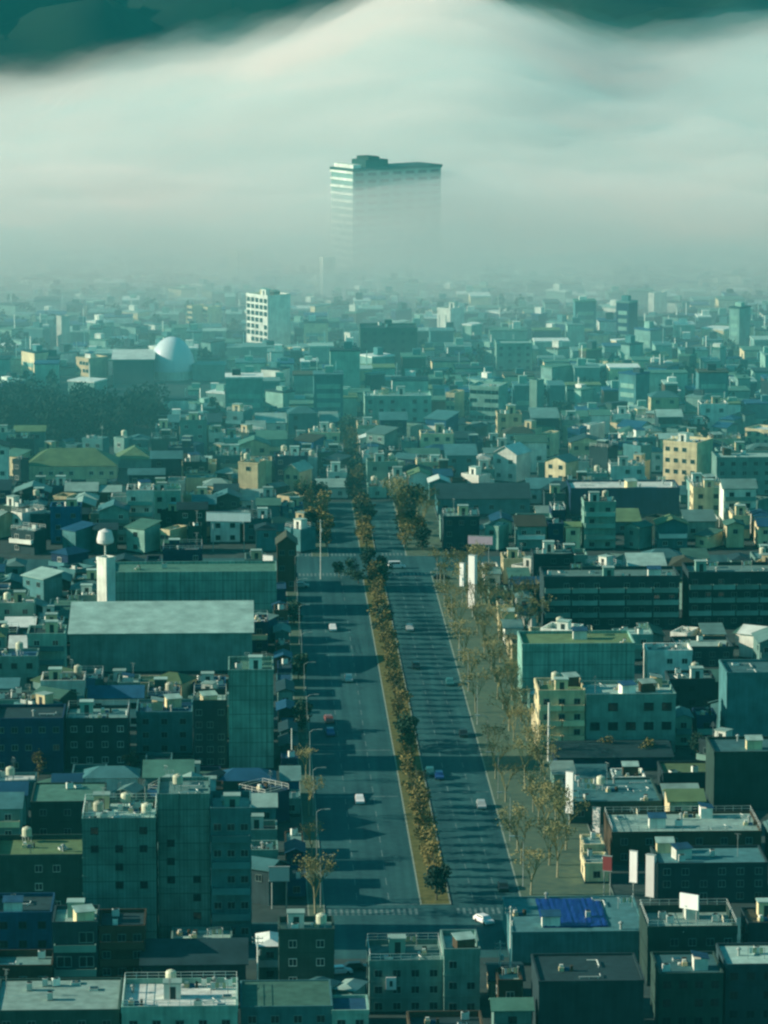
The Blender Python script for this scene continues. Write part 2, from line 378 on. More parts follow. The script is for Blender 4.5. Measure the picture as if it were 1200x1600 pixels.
HBASE = []                              # x0, x1, Y of the front, lowest row the photograph shows of it
TAKEN = []                               # footprints: x0, x1, y0, y1
THINGS = []                              # buildings with what their labels need
def building(X, Y, w_, d, h, tone='grey green', roof='flat', rcol='grey', floors=2, cols=0, wk=0, side=None, rz=0.0, parapet=.7, rise=2.2, n=0,
             hut=None, tank=0, aer=0, rail=False, balc=None, mat=None, name='house', cat='house', label=None, group=None, rr=None, bands=True, ww=1.3, wh=1.25, skip=.1, short=None):
    """X, Y: middle of the front wall"""
    rr = rr or random.Random(int(X*31+Y*7))
    c, s_ = math.cos(rz), math.sin(rz)
    root = empty(name, (X - s_*d/2, Y + c*d/2, 0), rz)
    root['wm'] = (mat or W[tone]).name
    add_wall(root, w_, d, h, tone, floors, parapet if roof == 'flat' else 0, mat, bands)
    add_roof(root, w_, d, h, roof, rcol, rise)
    if cols: windows(root, w_, d, h, floors, cols, wk, rr, 'front', ww, wh, skip)
    if side: windows(root, w_, d, h, floors, max(1, int(d/4)), wk, rr, side, ww, wh, skip)
    if balc:
        fh = h/floors; nb = max(1, round(w_/6))
        for f in range(1, floors):
            for k in range(nb):
                put('balcony', BALC[balc], root, (-w_/2+w_*(k+.5)/nb, -d/2-.08, fh*f+.12), 0, (w_/nb*.94, 1, 1))
    if roof == 'flat':
        if rail: railing(root, w_, d, h+parapet-.1)
        clutter(root, w_, d, h, rr, n, hut, tank, aer)
    del root['wm']
    hw = (w_*abs(c)+d*abs(s_))/2; hd = (w_*abs(s_)+d*abs(c))/2
    fwd = 0.0 if label is None or Y < 1080 else (14.0 if Y < 1250 else 26.0)       # what stands before a far landmark leaves it in view
    TAKEN.append((root.location.x-hw, root.location.x+hw, root.location.y-hd-fwd, root.location.y+hd))
    tag(root, label, cat, group)
    THINGS.append(dict(o=root, h=h, w=w_, d=d, tone=tone, roof=roof, rcol=rcol, floors=floors, n=n, hut=hut, tank=tank, aer=aer, rail=rail, balc=balc, cat=cat, label=label, hero=label is not None, rz=rz, short=short))
    return root
def hero(px0, px1, ytop, ybase, d, label, rz=0.0, **kw):
    """front wall given by its columns, roof edge and foot in the photograph"""
    Y = G((px0+px1)/2, ybase).y
    a, b = at_y(px0, ytop, Y), at_y(px1, ytop, Y); h = (a.z+b.z)/2
    HBASE.append((a.x, b.x, Y, ybase))
    par = kw.get('parapet', .7) if kw.get('roof', 'flat') == 'flat' else 0
    w_ = b.x-a.x
    if rz:                                # turned: columns give the whole width seen
        w_ = max(3.0, (w_ - d*abs(math.sin(rz)))/abs(math.cos(rz)))
        X = (a.x+b.x)/2 + math.sin(rz)*d/2; Yc = Y + (w_*abs(math.sin(rz)))/2 + 0
        return building(X, Yc, w_, d, max(2.5, h-par), label=label, rz=rz, **kw)
    return building((a.x+b.x)/2, Y, w_, d, max(2.5, h-par), label=label, **kw)
# ------------------------------------------------------------------ avenue, pavements, crossings
def asphalt():
    m, n, b, o = new_mat('asphalt'); L = n.links; tc = n.nodes.new('ShaderNodeTexCoord'); fac = None
    for sc, wt in (((.55, .012, 1), .45), ((.05, .05, 1), .35), ((.7, .7, 1), .2)):        # wheel tracks, patches, grain
        mp = n.nodes.new('ShaderNodeMapping'); mp.inputs['Scale'].default_value = sc; t = n.nodes.new('ShaderNodeTexNoise'); t.inputs['Scale'].default_value = 1; t.inputs['Detail'].default_value = 6
        L.new(tc.outputs['Object'], mp.inputs[0]); L.new(mp.outputs[0], t.inputs['Vector'])
        q = n.nodes.new('ShaderNodeMath'); q.operation = 'MULTIPLY'; q.inputs[1].default_value = wt; L.new(t.outputs[0], q.inputs[0])
        if fac is None: fac = q.outputs[0]
        else:
            s_ = n.nodes.new('ShaderNodeMath'); L.new(fac, s_.inputs[0]); L.new(q.outputs[0], s_.inputs[1]); fac = s_.outputs[0]
    r = n.nodes.new('ShaderNodeValToRGB'); r.color_ramp.elements[0].position = .36; r.color_ramp.elements[1].position = .64
    r.color_ramp.elements[0].color = (.009,.050,.060,1); r.color_ramp.elements[1].color = (.032,.125,.125,1)
    L.new(fac, r.inputs[0]); L.new(r.outputs[0], b.inputs['Base Color']); b.inputs['Roughness'].default_value = .85; return m
M_ROAD = asphalt()
M_WALK = rough_mat('pavement', (.05,.10,.075), (.10,.15,.095), .5)
M_KERB = rough_mat('kerb_stone', (.16,.22,.18), (.24,.30,.24), .8)
M_LINE = rough_mat('road_paint', (.04,.11,.11), (.16,.25,.24), .9, wid=.2)
M_GRASS = rough_mat('verge', (.06,.075,.022), (.15,.15,.05), .8)
AX0, AX1, MX0, MX1 = 14.2, 48.8, 31.0, 36.4           # avenue kerbs, median kerbs
Y_T0, Y_T1 = 618.0, 641.0                               # cross street at the near end
Y_C0, Y_C1 = 975.0, 996.0                               # the big crossing
Y_END = 1085.0
def slab(name, x0, x1, y0, y1, z, mt):                  # a pavement or median with a real kerb step
    b = MB(); b.box(x0,x1,y0,y1,-.3,z-.004,1); b.box(x0+.25,x1-.25,y0+.25,y1-.25,0,z,0)
    o = b.build(name, [mt, M_KERB]); o['kind'] = 'structure'; return o
sheet('road', AX0-.1, AX1+.1, Y_T1, Y_END, .010, M_ROAD)
sheet('cross_street', -80, 150, Y_T0, Y_T1-.01, .008, M_ROAD)
for x0, x1 in ((-140, AX0-.11), (AX1+.11, 260)): sheet('cross_street', x0, x1, Y_C0, Y_C1, .008, M_ROAD)
for a, b_ in ((Y_T1+1, Y_C0-1), (Y_C1+1, Y_END)):
    f_ = 0 if a < Y_C0 else 10.5                              # the avenue is narrower beyond the big crossing
    slab('pavement', 11.2+f_*.7, AX0+f_*.85, a, b_, .13, M_WALK); slab('pavement', AX1-f_*.5, 65.5-f_, a, b_, .13, M_WALK)
slab('median', MX0, MX1, Y_T1+10, Y_C0-8, .15, M_GRASS)
slab('median', MX0+.6, MX1-.6, Y_C1+8, Y_END, .15, M_GRASS)
def markings():
    b = MB()
    def q(x0,x1,y0,y1): b.add([(x0,y0,.018),(x1,y0,.018),(x1,y1,.018),(x0,y1,.018)], [(0,1,2,3)])
    for y0, y1 in ((Y_T1+14, Y_C0-8), (Y_C1+8, 1050)):
        y = y0
        while y < y1:
            for x in (20.0, 25.6, 40.4, 44.6): q(x-.09, x+.09, y, y+4.5)
            y += 10
    for yz in (Y_T1+4, Y_C0-6, Y_C1+2):
        for x0, x1 in ((AX0+.6, MX0-.8), (MX1+.8, AX1-.6)):
            x = x0
            while x < x1: q(x, x+.5, yz, yz+4); x += 1.0
    for y in (Y_T1+10.5, Y_C0-7.6): q(MX1+.5, AX1-.5, y, y+.5) if y > 800 else q(AX0+.5, MX0-.5, y, y+.5)
    for y in (771.0, 731.0): q(AX0+.5, MX0-.5, y, y+.45); q(MX1+.5, AX1-.5, y+3, y+3.45)
    o = b.build('road_marking', M_LINE); o['kind'] = 'structure'
markings()

# ------------------------------------------------------------------ buildings one can pick out in the photograph
PI = math.pi
H = hero
# --- left of the avenue, near
H(128, 243, 1278, 1482, 13, 'tall ribbed grey-green block with a pale cluttered roof, left of its darker twin', mat=W['ribbed'], roof='flat', rcol='pale', floors=7, cols=3, skip=.62, wk=2, bands=True, n=17, hut='cream', tank=3, aer=3, rail=True, name='office_block', cat='office block', short='the cluttered ribbed block')
H(246, 327, 1240, 1474, 12, 'tall plain ribbed slab beside the stairwell of the block with dark balconies', mat=W['ribbed'], rcol='grey', floors=8, cols=2, skip=.7, wk=2, bands=True, n=3, tank=1, name='office_block', cat='office block', short='the plain ribbed slab')
H(329, 392, 1262, 1476, 12, 'narrow tower of dark balconies under a pale overhanging roof', tone='teal', rcol='pale', floors=5, balc='teal', cols=3, n=3, hut='pale green', parapet=1.2, name='apartment_block', cat='apartment block', short='the balcony tower')
H(357, 427, 1046, 1204, 13, 'windowless pale green slab standing at the edge of the avenue', mat=W['panel'], rcol='green', floors=6, bands=False, n=4, hut='white', parapet=.9, name='office_block', cat='office block', short='the windowless green slab')
H(109, 394, 990, 1052, 19, 'long hall with a wide pale ribbed sheet roof sloping to the front', tone='grey green', roof='shed', rcol='pale', rise=3.6, floors=2, cols=0, bands=False, name='hall', cat='hall', short='the long pale-roofed hall')
H(172, 432, 893, 962, 14, 'big plain green block standing behind the long pale-roofed hall', mat=W['panel'], rcol='green', floors=4, bands=False, n=2, name='warehouse', cat='warehouse', short='the big plain green block')
H(157, 173, 872, 985, 3.2, 'slim white sunlit stair tower at the left end of the plain green block', rz=rad(-40), tone='white', rcol='pale', floors=1, bands=False, name='stair_tower', cat='tower')
H(103, 200, 1122, 1200, 12, 'dark house with a pale roof edge left of a slim lit chimney', tone='dark grey', rcol='grey', floors=3, cols=4, wk=1, rail=True, n=4, hut='pale green')
H(213, 300, 1112, 1180, 12, 'teal house with a bluish roof and a row of white roof units', tone='teal', rcol='blue', floors=3, cols=3, n=7)
H(302, 354, 1094, 1200, 11, 'dark narrow block under a cream parapet, left of the windowless green slab', tone='dark grey', rcol='pale', floors=5, cols=3, parapet=1.3, n=4, rail=True, name='apartment_block', cat='apartment block')
H(-10, 98, 1122, 1210, 13, 'navy fronted house at the left edge with vertical ribs', tone='navy', rcol='dark', floors=3, cols=5, n=2)
H(48, 162, 1252, 1315, 15, 'low green flat-roofed house behind the cluttered ribbed block', tone='dark green', rcol='green', floors=2, cols=3, n=2, parapet=.35)
H(-10, 130, 1335, 1428, 14, 'dark house with a long pale parapet left of the cluttered ribbed block', tone='dark green', rcol='olive', floors=3, cols=5, wk=1, skip=.3, n=4, tank=1, parapet=1.0)
H(82, 152, 1440, 1560, 10, 'narrow apartment house with pale railed balconies and two dark bays', tone='dark grey', rcol='pale', floors=3, cols=2, balc='pale green', n=3, hut='pale green', ww=2.4, wh=1.8, name='apartment_block', cat='apartment block', short='the two-bay apartment house')
H(154, 226, 1446, 1558, 10, 'brown apartment house with stacked balconies right of the two-bay one', tone='brown', rcol='dark', floors=4, cols=3, balc='brown', n=2, name='apartment_block', cat='apartment block')
H(-10, 80, 1425, 1520, 12, 'blue-walled house at the left edge with a pale roof edge below it', tone='blue', rcol='dark', floors=3, cols=3, n=3, wk=2)
H(-10, 81, 1508, 1570, 9, 'low brown house with a pale parapet at the left edge', tone='brown', rcol='grey', floors=2, cols=3, parapet=1.2, n=2)
H(-10, 186, 1578, 1660, 17, 'near house under a wide pale flat roof in the bottom left corner', tone='dark green', rcol='pale', floors=2, cols=5, n=6, parapet=.4, aer=1, short='the pale corner roof')
H(190, 371, 1572, 1660, 15, 'near building with a pale railed roof crowded with white units, at the bottom', tone='pale green', rcol='white', floors=2, cols=5, n=13, hut='white', tank=1, rail=True, parapet=.9, aer=1, name='office_block', cat='office block', short='the crowded white roof')
H(222, 384, 1508, 1565, 12, 'dark warehouse with a dark arched-looking roof below the ribbed slabs', tone='dark grey', roof='gable_x', rcol='dark', rise=2.6, floors=1, bands=False, name='warehouse', cat='warehouse', short='the dark warehouse')
H(268, 362, 1478, 1497, 8, 'small shed with a pale roof behind the dark warehouse', tone='grey green', rcol='pale', floors=1, n=4, name='shed', cat='shed')
H(376, 519, 1572, 1650, 14, 'low building with a wide plain green roof at the bottom', tone='teal', rcol='green', floors=2, cols=4, parapet=.25, n=0, bands=False, short='the wide plain green roof')
H(519, 576, 1578, 1650, 8, 'small pale building with a dark blue awning roof at the bottom', tone='pale green', rcol='blue', floors=2, cols=2, parapet=.5)
H(577, 692, 1500, 1585, 12, 'pale two-storey building with long white ledges and a square white sign', tone='grey green', rcol='grey', floors=3, cols=4, n=5, hut='pale green', parapet=.9, rail=True, name='shop', cat='shop', short='the square-signed building')
H(694, 750, 1482, 1590, 11, 'green-grey house with a pale roof edge right of the square sign', tone='grey green', rcol='pale', floors=3, cols=2, n=3, parapet=1.0)
# --- right of the avenue, near
H(842, 1006, 1532, 1640, 15, 'dark wide warehouse with a dark flat roof below the blue-sheeted roof', tone='dark grey', rcol='dark', floors=2, cols=0, bands=False, n=3, parapet=.4, name='warehouse', cat='warehouse')  # added block, its dark tone stands in for shaded street and trees
H(1030, 1130, 1520, 1610, 12, 'dark building with a teal roof and one pale corner post below the billboard building', tone='dark green', rcol='teal', floors=3, cols=4, wk=2, n=4, parapet=.5)  # likewise added, dark in place of the shaded street
H(1134, 1240, 1506, 1600, 12, 'dark building with a pale roof strip at the lower right edge', tone='dark grey', rcol='pale', floors=3, cols=4, wk=2, n=3, parapet=.5)
H(800, 1010, 1455, 1508, 22, 'teal building with a bright blue sheet laid over its wide flat roof', tone='teal', rcol='teal', floors=2, cols=0, n=8, parapet=.3, bands=False, name='workshop', cat='workshop', short='the blue-sheeted roof')
H(1012, 1152, 1447, 1540, 13, 'dark building with a pale railed roof edge beneath the white billboard', tone='dark green', rcol='pale', floors=3, cols=5, parapet=1.3, n=6, rail=True, skip=.3, name='shop', cat='shop', short='the billboard building')
H(1028, 1200, 1348, 1410, 12, 'dark shop with two long pale ledges behind the white billboard', tone='dark grey', rcol='teal', floors=3, cols=6, n=4, parapet=.5, aer=1, name='shop', cat='shop')
H(956, 1190, 1299, 1350, 15, 'dark brown fronted building under a long pale flat roof', tone='brown', rcol='pale', floors=2, cols=6, n=11, parapet=.5, rail=True, name='shop', cat='shop', short='the brown-fronted building')
H(1116, 1250, 1174, 1266, 13, 'dark teal block with a white left edge, nearer of the two at the right edge', tone='dark green', rcol='teal', floors=4, bands=False, n=3, parapet=.6, name='office_block', cat='office block', short='the dark teal block')
H(1136, 1260, 1050, 1172, 13, 'blank teal block with a white left edge, farther of the two at the right edge', tone='teal', rcol='teal', floors=6, bands=False, n=4, parapet=.6, name='office_block', cat='office block', short='the blank teal block')
H(1036, 1113, 1207, 1236, 10, 'open dark garage under a pale flat roof beside a white-edged block', tone='dark grey', rcol='olive', floors=1, bands=False, n=2, parapet=.5, name='garage', cat='garage')
H(890, 1034, 1252, 1287, 19, 'low workshop with a wide cluttered pale teal roof', tone='dark green', rcol='teal', floors=1, cols=4, n=13, parapet=.4, tank=1, aer=1, name='workshop', cat='workshop', short='the cluttered teal workshop')
H(870, 1050, 1184, 1204, 16, 'low shed with a dark navy roof in front of the cream balcony house', tone='navy', roof='gable_x', rcol='dark', rise=1.2, floors=1, bands=False, name='shed', cat='shed', short='the low navy shed')
H(842, 914, 1078, 1180, 12, 'cream sunlit house with balconies beside the right-hand pavement', tone='cream', rcol='olive', floors=4, cols=3, side='left', balc='cream', n=4, hut='cream', tank=1, parapet=.9, name='apartment_block', cat='apartment block', short='the cream balcony house')
H(916, 1056, 1084, 1180, 13, 'wide grey-green house with dark square windows right of the cream balcony house', tone='grey green', rcol='pale', floors=3, cols=5, wk=2, ww=2.0, wh=1.7, n=7, parapet=.8, aer=1, name='apartment_block', cat='apartment block', short='the square-windowed house')
H(816, 992, 1005, 1100, 14, 'plain pale green windowless block with a lit left edge, right of the avenue', mat=W['panel'], rcol='olive', floors=4, bands=False, n=4, name='warehouse', cat='warehouse', short='the plain pale green block')
for k, (a, b_, yt, yb, lab, sh) in enumerate((
     (850, 1062, 900, 982, 'long dark gallery block with pale floor edges, left one of the pair', 'the left gallery block'),
     (1076, 1260, 893, 980, 'long dark gallery block with pale floor edges, cut by the right edge', 'the right gallery block'))):
    H(a, b_, yt, yb, 13, lab, tone='dark grey', rcol='grey', floors=4, balc='grey green', cols=9, n=8, hut='pale green', parapet=.9, name='apartment_block', cat='apartment block', short=sh)
H(1058, 1146, 1010, 1042, 12, 'low house with a long pale ledge behind the blank teal block', tone='dark grey', rcol='pale', floors=2, cols=4, n=4, parapet=1.0)
# --- middle distance
H(433, 463, 852, 925, 9, 'narrow pinkish gabled house at the left of the big crossing', tone='brown', roof='gable_y', rcol='brown', rise=2.2, floors=3, cols=2, short='the narrow gabled house')
H(252, 290, 828, 866, 8, 'small cream sunlit house behind the plain green block', rz=rad(-34), tone='cream', rcol='pale', floors=2, cols=2, n=2)
H(684, 828, 780, 806, 16, 'low building with one long dark pitched roof right of the avenue', tone='teal', roof='gable_x', rcol='dark', rise=3.2, floors=1, cols=6, bands=False, name='hall', cat='hall', short='the long dark roof')
H(892, 1062, 762, 806, 14, 'long dark teal hall with a broken white strip along its roof edge', tone='navy', rcol='white', floors=2, parapet=.6, n=9, bands=False, name='hall', cat='hall', short='the white-edged dark hall')
H(1040, 1120, 692, 766, 11, 'bright cream sunlit block with a white left face, near the right edge', rz=rad(-32), tone='cream', rcol='white', floors=4, cols=4, side='left', n=4, hut='white', parapet=.8, name='apartment_block', cat='apartment block', short='the bright cream block')
H(1120, 1225, 714, 776, 12, 'plain grey slab right of the bright cream block', tone='grey green', rcol='pale', floors=4, cols=6, n=3, bands=False, name='office_block', cat='office block')
H(1168, 1230, 672, 696, 9, 'low cream sunlit house at the right edge', rz=rad(-36), tone='cream', rcol='white', floors=2, cols=3)
H(772, 832, 712, 756, 9, 'white sunlit house with a steep pale gable, right of the avenue', rz=rad(-32), tone='white', roof='gable_y', rcol='white', rise=2.5, floors=2, cols=2, short='the white gabled house')
H(910, 948, 664, 692, 8, 'small bright white house above the white-edged dark hall', rz=rad(-42), tone='white', rcol='white', floors=2, cols=2)
H(847, 875, 678, 716, 7, 'small cream block with a flat roof, left of the bright white house', rz=rad(-28), tone='cream', rcol='pale', floors=3, cols=2)
H(735, 797, 604, 660, 11, 'square pale office with dark ribbon windows', rz=rad(-20), tone='pale green', rcol='pale', floors=4, cols=4, wk=2, ww=2.2, n=2, name='office_block', cat='office block', short='the ribbon-window office')
H(697, 727, 614, 658, 8, 'narrow cream block just left of the ribbon-window office', rz=rad(-26), tone='cream', rcol='pale', floors=3, cols=2)
H(570, 674, 618, 662, 11, 'wide grey block with a stepped pale roof behind the avenue trees', tone='pale green', rcol='pale', floors=3, cols=6, n=5, hut='white', name='office_block', cat='office block')
H(833, 846, 594, 648, 4, 'slim pale tower right of the ribbon-window office', rz=rad(-40), tone='pale green', rcol='pale', floors=5, bands=False, name='tower', cat='tower')
H(563, 652, 512, 578, 14, 'broad dark block with a small dark roof hut, below the fogbound tower', tone='dark green', rcol='dark', floors=5, cols=6, wk=2, hut='dark green', n=2, name='office_block', cat='office block', short='the broad dark block')
H(540, 564, 520, 550, 6, 'small white sunlit house at the left foot of the broad dark block', rz=rad(-48), tone='white', rcol='white', floors=2)
H(776, 832, 536, 580, 11, 'grey-green box-shaped block in thin mist right of centre', tone='pale green', rcol='pale', floors=4, cols=4, bands=False, name='office_block', cat='office block')
H(385, 454, 462, 548, 11, 'pale cream sunlit tower block with dark windows, left of centre', rz=rad(-52), tone='white', rcol='white', floors=8, cols=5, side='left', hut='white', n=2, wk=2, ww=1.8, wh=1.6, parapet=1.0, name='apartment_block', cat='apartment block', short='the sunlit tower block')
H(684, 727, 482, 526, 9, 'stepped white banded block just right of the broad dark block', rz=rad(-40), tone='white', rcol='pale', floors=6, hut='white', name='apartment_block', cat='apartment block')
H(500, 524, 402, 462, 6, 'pale slab almost lost in the fog, left of the fogbound tower', rz=rad(-62), tone='white', rcol='pale', floors=7, name='apartment_block', cat='apartment block')
H(92, 104, 494, 545, 4, 'slim white sunlit tower at the far left', rz=rad(-50), tone='white', rcol='white', floors=5, bands=False, name='tower', cat='tower')
H(296, 318, 478, 512, 7, 'left one of two cream blocks in thin mist', rz=rad(-50), tone='cream', rcol='pale', floors=4, cols=2, name='apartment_block', cat='apartment block')
H(322, 340, 480, 512, 7, 'right one of two cream blocks in thin mist', rz=rad(-50), tone='cream', rcol='pale', floors=4, cols=2, name='apartment_block', cat='apartment block')
H(356, 394, 392, 440, 9, 'faint pinkish slab at the foot of the fog, left of centre', rz=rad(-45), tone='cream', rcol='pale', floors=6, name='apartment_block', cat='apartment block')
H(832, 856, 392, 430, 6, 'small white house with a lit roof deep in the fog, right of centre', rz=rad(-58), tone='white', rcol='white', floors=3)
H(1014, 1044, 458, 492, 8, 'white block at the foot of the fog near the right edge', rz=rad(-46), tone='white', rcol='white', floors=3)
H(118, 168, 560, 598, 9, 'cream sunlit block with a lit corner, above the dark wood', rz=rad(-48), tone='cream', rcol='pale', floors=3, cols=4, n=1, name='apartment_block', cat='apartment block')
H(176, 240, 562, 600, 15, 'dark low building with a white shining roof beside the dome', tone='dark grey', roof='shed', rcol='white', rise=1.6, floors=2, bands=False, name='hall', cat='hall')
H(444, 488, 738, 772, 8, 'small pale gabled house left of the avenue trees', rz=rad(-28), tone='cream', roof='gable_y', rcol='pale', floors=2, cols=2)
H(40, 182, 728, 752, 16, 'temple-like hall with a broad olive hip roof and lit openings', tone='cream', roof='hip', rcol='olive', rise=4.2, floors=1, cols=9, wk=1, bands=False, name='temple_hall', cat='temple', short='the olive-roofed hall')
H(182, 238, 718, 734, 12, 'small hall with an olive hip roof right of the larger temple-like hall', tone='grey green', roof='hip', rcol='olive', rise=3.4, floors=1, bands=False, name='temple_hall', cat='temple')

# --- the tower standing out of the fog
def fog_tower():
    Yb = 1690.0; a, b_ = at_y(517, 262, Yb+20), at_y(690, 262, Yb+20); h = a.z
    rz = rad(33); d = 17.0; tot = b_.x-a.x; w_ = (tot - d*math.sin(rz))/math.cos(rz)
    root = empty('high_rise', ((a.x+b_.x)/2, Yb+20, 0), rz)
    root['wm'] = ''
    b = MB(); b.box(-w_/2,w_/2,-d/2,d/2,0,h)
    fl = 15
    for k in range(1, fl+1):
        z = h*k/fl; b.box(-w_/2-.45,-w_/2-.003,-d/2-.25,d/2+.25,z-1.3,z-.25,1); b.box(-w_/2+.05,w_/2+.2,-d/2-.2,d/2+.2,z-.6,z-.25,0)
    b.box(-w_/2-.5,w_/2+.5,-d/2-.5,d/2+.5,h-.2,h+.9,2)
    b.build('wall', [W['grey green'], W['white'], W['dark green']], root)
    r = MB(); r.box(-w_/2+.6,w_/2-.6,-d/2+.6,d/2-.6,h+.905,h+.98); r.build('roof', R['dark'], root)
    p = MB(); p.box(-w_/2+9,-w_/2+21,-d/2+3,d/2-3,h+.985,h+4.2); p.box(-w_/2+11,-w_/2+17,-d/2+4,d/2-4,h+4.205,h+5.6); p.build('plant_room', W['dark green'], root)
    q = MB(); q.box(-w_/2+.8,-w_/2+5,-d/2+1,d/2-1,h+.985,h+2.6); q.build('roof_hut', W['white'], root)
    rr = random.Random(5)
    fh = h/fl
    for f in range(fl):
        for c in range(7): put('window', WIN[2], root, (-w_/2+w_*(c+.5)/7, -d/2-.01, fh*(f+.45)), 0, (4.4, 1, 1.3))
    del root['wm']
    tag(root, 'broad high-rise with pale banded end rising dark out of the fog bank', 'high-rise')
    TAKEN.append((a.x, b_.x, Yb, Yb+25))
fog_tower()
def dome_hall():
    base = G(268, 596); Y = base.y+8; s = F_PX/Y
    cx = at_y(269, 560, Y).x; r = 31/s
    root = empty('domed_hall', (cx, Y, 0))
    zt = at_y(269, 526, Y).z
    b = MB(); b.lathe([(r*1.03,0),(r*1.03,zt-r*1.45),(r*.99,zt-r*1.45)],36); b.build('drum', W['white'], root)
    r *= 1.16
    prof = [(r*math.cos(t), zt-r*1.45+r*1.45*math.sin(t)) for t in [i*math.pi/2/12 for i in range(12)]] + [(.15, zt)]
    m = MB(); m.lathe(prof, 40)
    m.build('dome', flat_mat('dome_panels', (.60,.68,.70), .4), root, smooth=True)
    t = MB(); t.box(r*.9,r*2.3,-6,5,0,5.2); t.box(r*.86,r*2.36,-6.1,5.1,5.2,5.6); t.build('annexe', W['grey green'], root)
    tag(root, 'white dome lit along its left rim beyond the dark wood', 'dome')
    TAKEN.append((cx-r-1, cx+2.4*r, Y-45, Y+8))
dome_hall()
# ------------------------------------------------------------------ trees
def leaf_mat(name, c1, c2):
    m, n, b, o = new_mat(name); L = n.links
    oi = n.nodes.new('ShaderNodeObjectInfo'); tc = n.nodes.new('ShaderNodeTexCoord')
    t = n.nodes.new('ShaderNodeTexNoise'); t.inputs['Scale'].default_value = .8
    L.new(tc.outputs['Object'], t.inputs['Vector'])
    a = n.nodes.new('ShaderNodeMath'); a.operation = 'ADD'; L.new(oi.outputs['Random'], a.inputs[0]); L.new(t.outputs[0], a.inputs[1])
    h = n.nodes.new('ShaderNodeMath'); h.operation = 'MULTIPLY'; h.inputs[1].default_value = .5; L.new(a.outputs[0], h.inputs[0])
    r = n.nodes.new('ShaderNodeValToRGB'); r.color_ramp.elements[0].color = (*c1, 1); r.color_ramp.elements[1].color = (*c2, 1)
    r.color_ramp.elements[0].position = .25; r.color_ramp.elements[1].position = .75
    L.new(h.outputs[0], r.inputs[0]); L.new(r.outputs[0], b.inputs['Base Color']); b.inputs['Roughness'].default_value = .8
    return m
L_OLIVE = leaf_mat('olive_leaves', (.065,.07,.022), (.19,.165,.055))
L_DARK = leaf_mat('dark_leaves', (.006,.030,.022), (.018,.055,.030))
L_TWIG = leaf_mat('dry_twigs', (.10,.115,.045), (.22,.21,.09))
M_BARK = rough_mat('bark', (.05,.055,.035), (.15,.15,.10), 3)
M_BARKP = rough_mat('pale_bark', (.16,.17,.10), (.34,.34,.22), 3)
def card(b, p, s, rr):
    u = Vector((rr.gauss(0,1), rr.gauss(0,1), rr.gauss(0,1))).normalized(); v = u.orthogonal().normalized()*s; u = u*s*.8
    b.add([p-u*.5-v, p+u-v*.3, p+u*.4+v, p-u+v*.2], [(0,1,2,3)])
def crown_mesh(seed, hgt, rad_, z0, n, size, name='crown', narrow=1.0):
    rr = random.Random(seed); b = MB(); cl = []
    for _ in range(9):
        a = rr.uniform(0, 6.28); q = rr.uniform(.1, .75)*rad_; cl.append((Vector((q*math.cos(a), q*math.sin(a), z0+rr.uniform(.1,.95)*hgt)), rr.uniform(.35,.6)*rad_))
    for k in range(n):
        c, r = cl[k % len(cl)]
        d = Vector((rr.gauss(0,1), rr.gauss(0,1), rr.gauss(0,1))).normalized()*r*rr.random()**.4
        p = c+d; f = max(0.25, 1-abs((p.z-z0)/hgt-.4))
        p.x *= narrow; p.y *= narrow
        if p.z > z0-.3: card(b, p, size*rr.uniform(.6,1.3), rr)
    return b
def trunk_mb(seed, hgt, r, limbs):
    rr = random.Random(seed); b = MB(); lean = Vector((rr.uniform(-.3,.3), rr.uniform(-.3,.3), 0))
    b.tube([(0,0,-.1), tuple(lean*.4+Vector((0,0,hgt*.5))), tuple(lean+Vector((0,0,hgt)))], [r, r*.75, r*.35], 7)
    for _ in range(limbs):
        a = rr.uniform(0,6.28); z = rr.uniform(.45,.9)*hgt; L_ = rr.uniform(.2,.42)*hgt
        s = lean*(z/hgt)+Vector((0,0,z)); e = s+Vector((math.cos(a)*L_*.6, math.sin(a)*L_*.6, L_*.8))
        b.tube([tuple(s), tuple((s+e)/2+Vector((0,0,-.1))), tuple(e)], [r*.4, r*.25, r*.1], 5)
    return b
def bare_crown(seed, hgt, r0, z0):
    """fine leafless branches"""
    rr = random.Random(seed); b = MB()
    def grow(p, d, L_, r, k):
        e = p + d*L_
        b.tube([tuple(p), tuple(e)], [r, r*.6], 3)
        if k == 0:
            for _ in range(3): card(b, e+Vector((rr.gauss(0,.25), rr.gauss(0,.25), rr.gauss(0,.25))), .17, rr)
            return
        for _ in range(rr.choice((2,3,3))):
            nd = (d + Vector((rr.gauss(0,.42), rr.gauss(0,.42), rr.gauss(.12,.25)))).normalized()
            grow(p + d*L_*rr.uniform(.6,1), nd, L_*rr.uniform(.62,.85), r*.6, k-1)
    for _ in range(4):
        a = rr.uniform(0,6.28); d = Vector((math.cos(a)*.35, math.sin(a)*.35, 1)).normalized()
        grow(Vector((0,0,z0)), d, hgt*.30, r0, 3)
    return b
def proto_tree(crown, trunk, lm, tm, name='tree'):
    t = empty(name, (0,0,0)); trunk.build('trunk', tm, t); crown.build('crown', lm, t); return t
T_MED = [proto_tree(crown_mesh(k, 5.2, 2.5, 1.0, 330, .27), trunk_mb(k, 5.5, .2, 6), L_OLIVE, M_BARK) for k in (1,2,3,4)]
T_DARK = [proto_tree(crown_mesh(k, 5.0, 2.9, 1.3, 520, .36), trunk_mb(k, 4.6, .2, 5), L_DARK, M_BARK) for k in (5,6)]
T_BARE = [proto_tree(bare_crown(k, 9.0, .11, 2.4), trunk_mb(k, 4.0, .2, 0), L_TWIG, M_BARKP) for k in (7,8,9,10)]
PROTO = T_MED + T_DARK + T_BARE
PLANTS = []
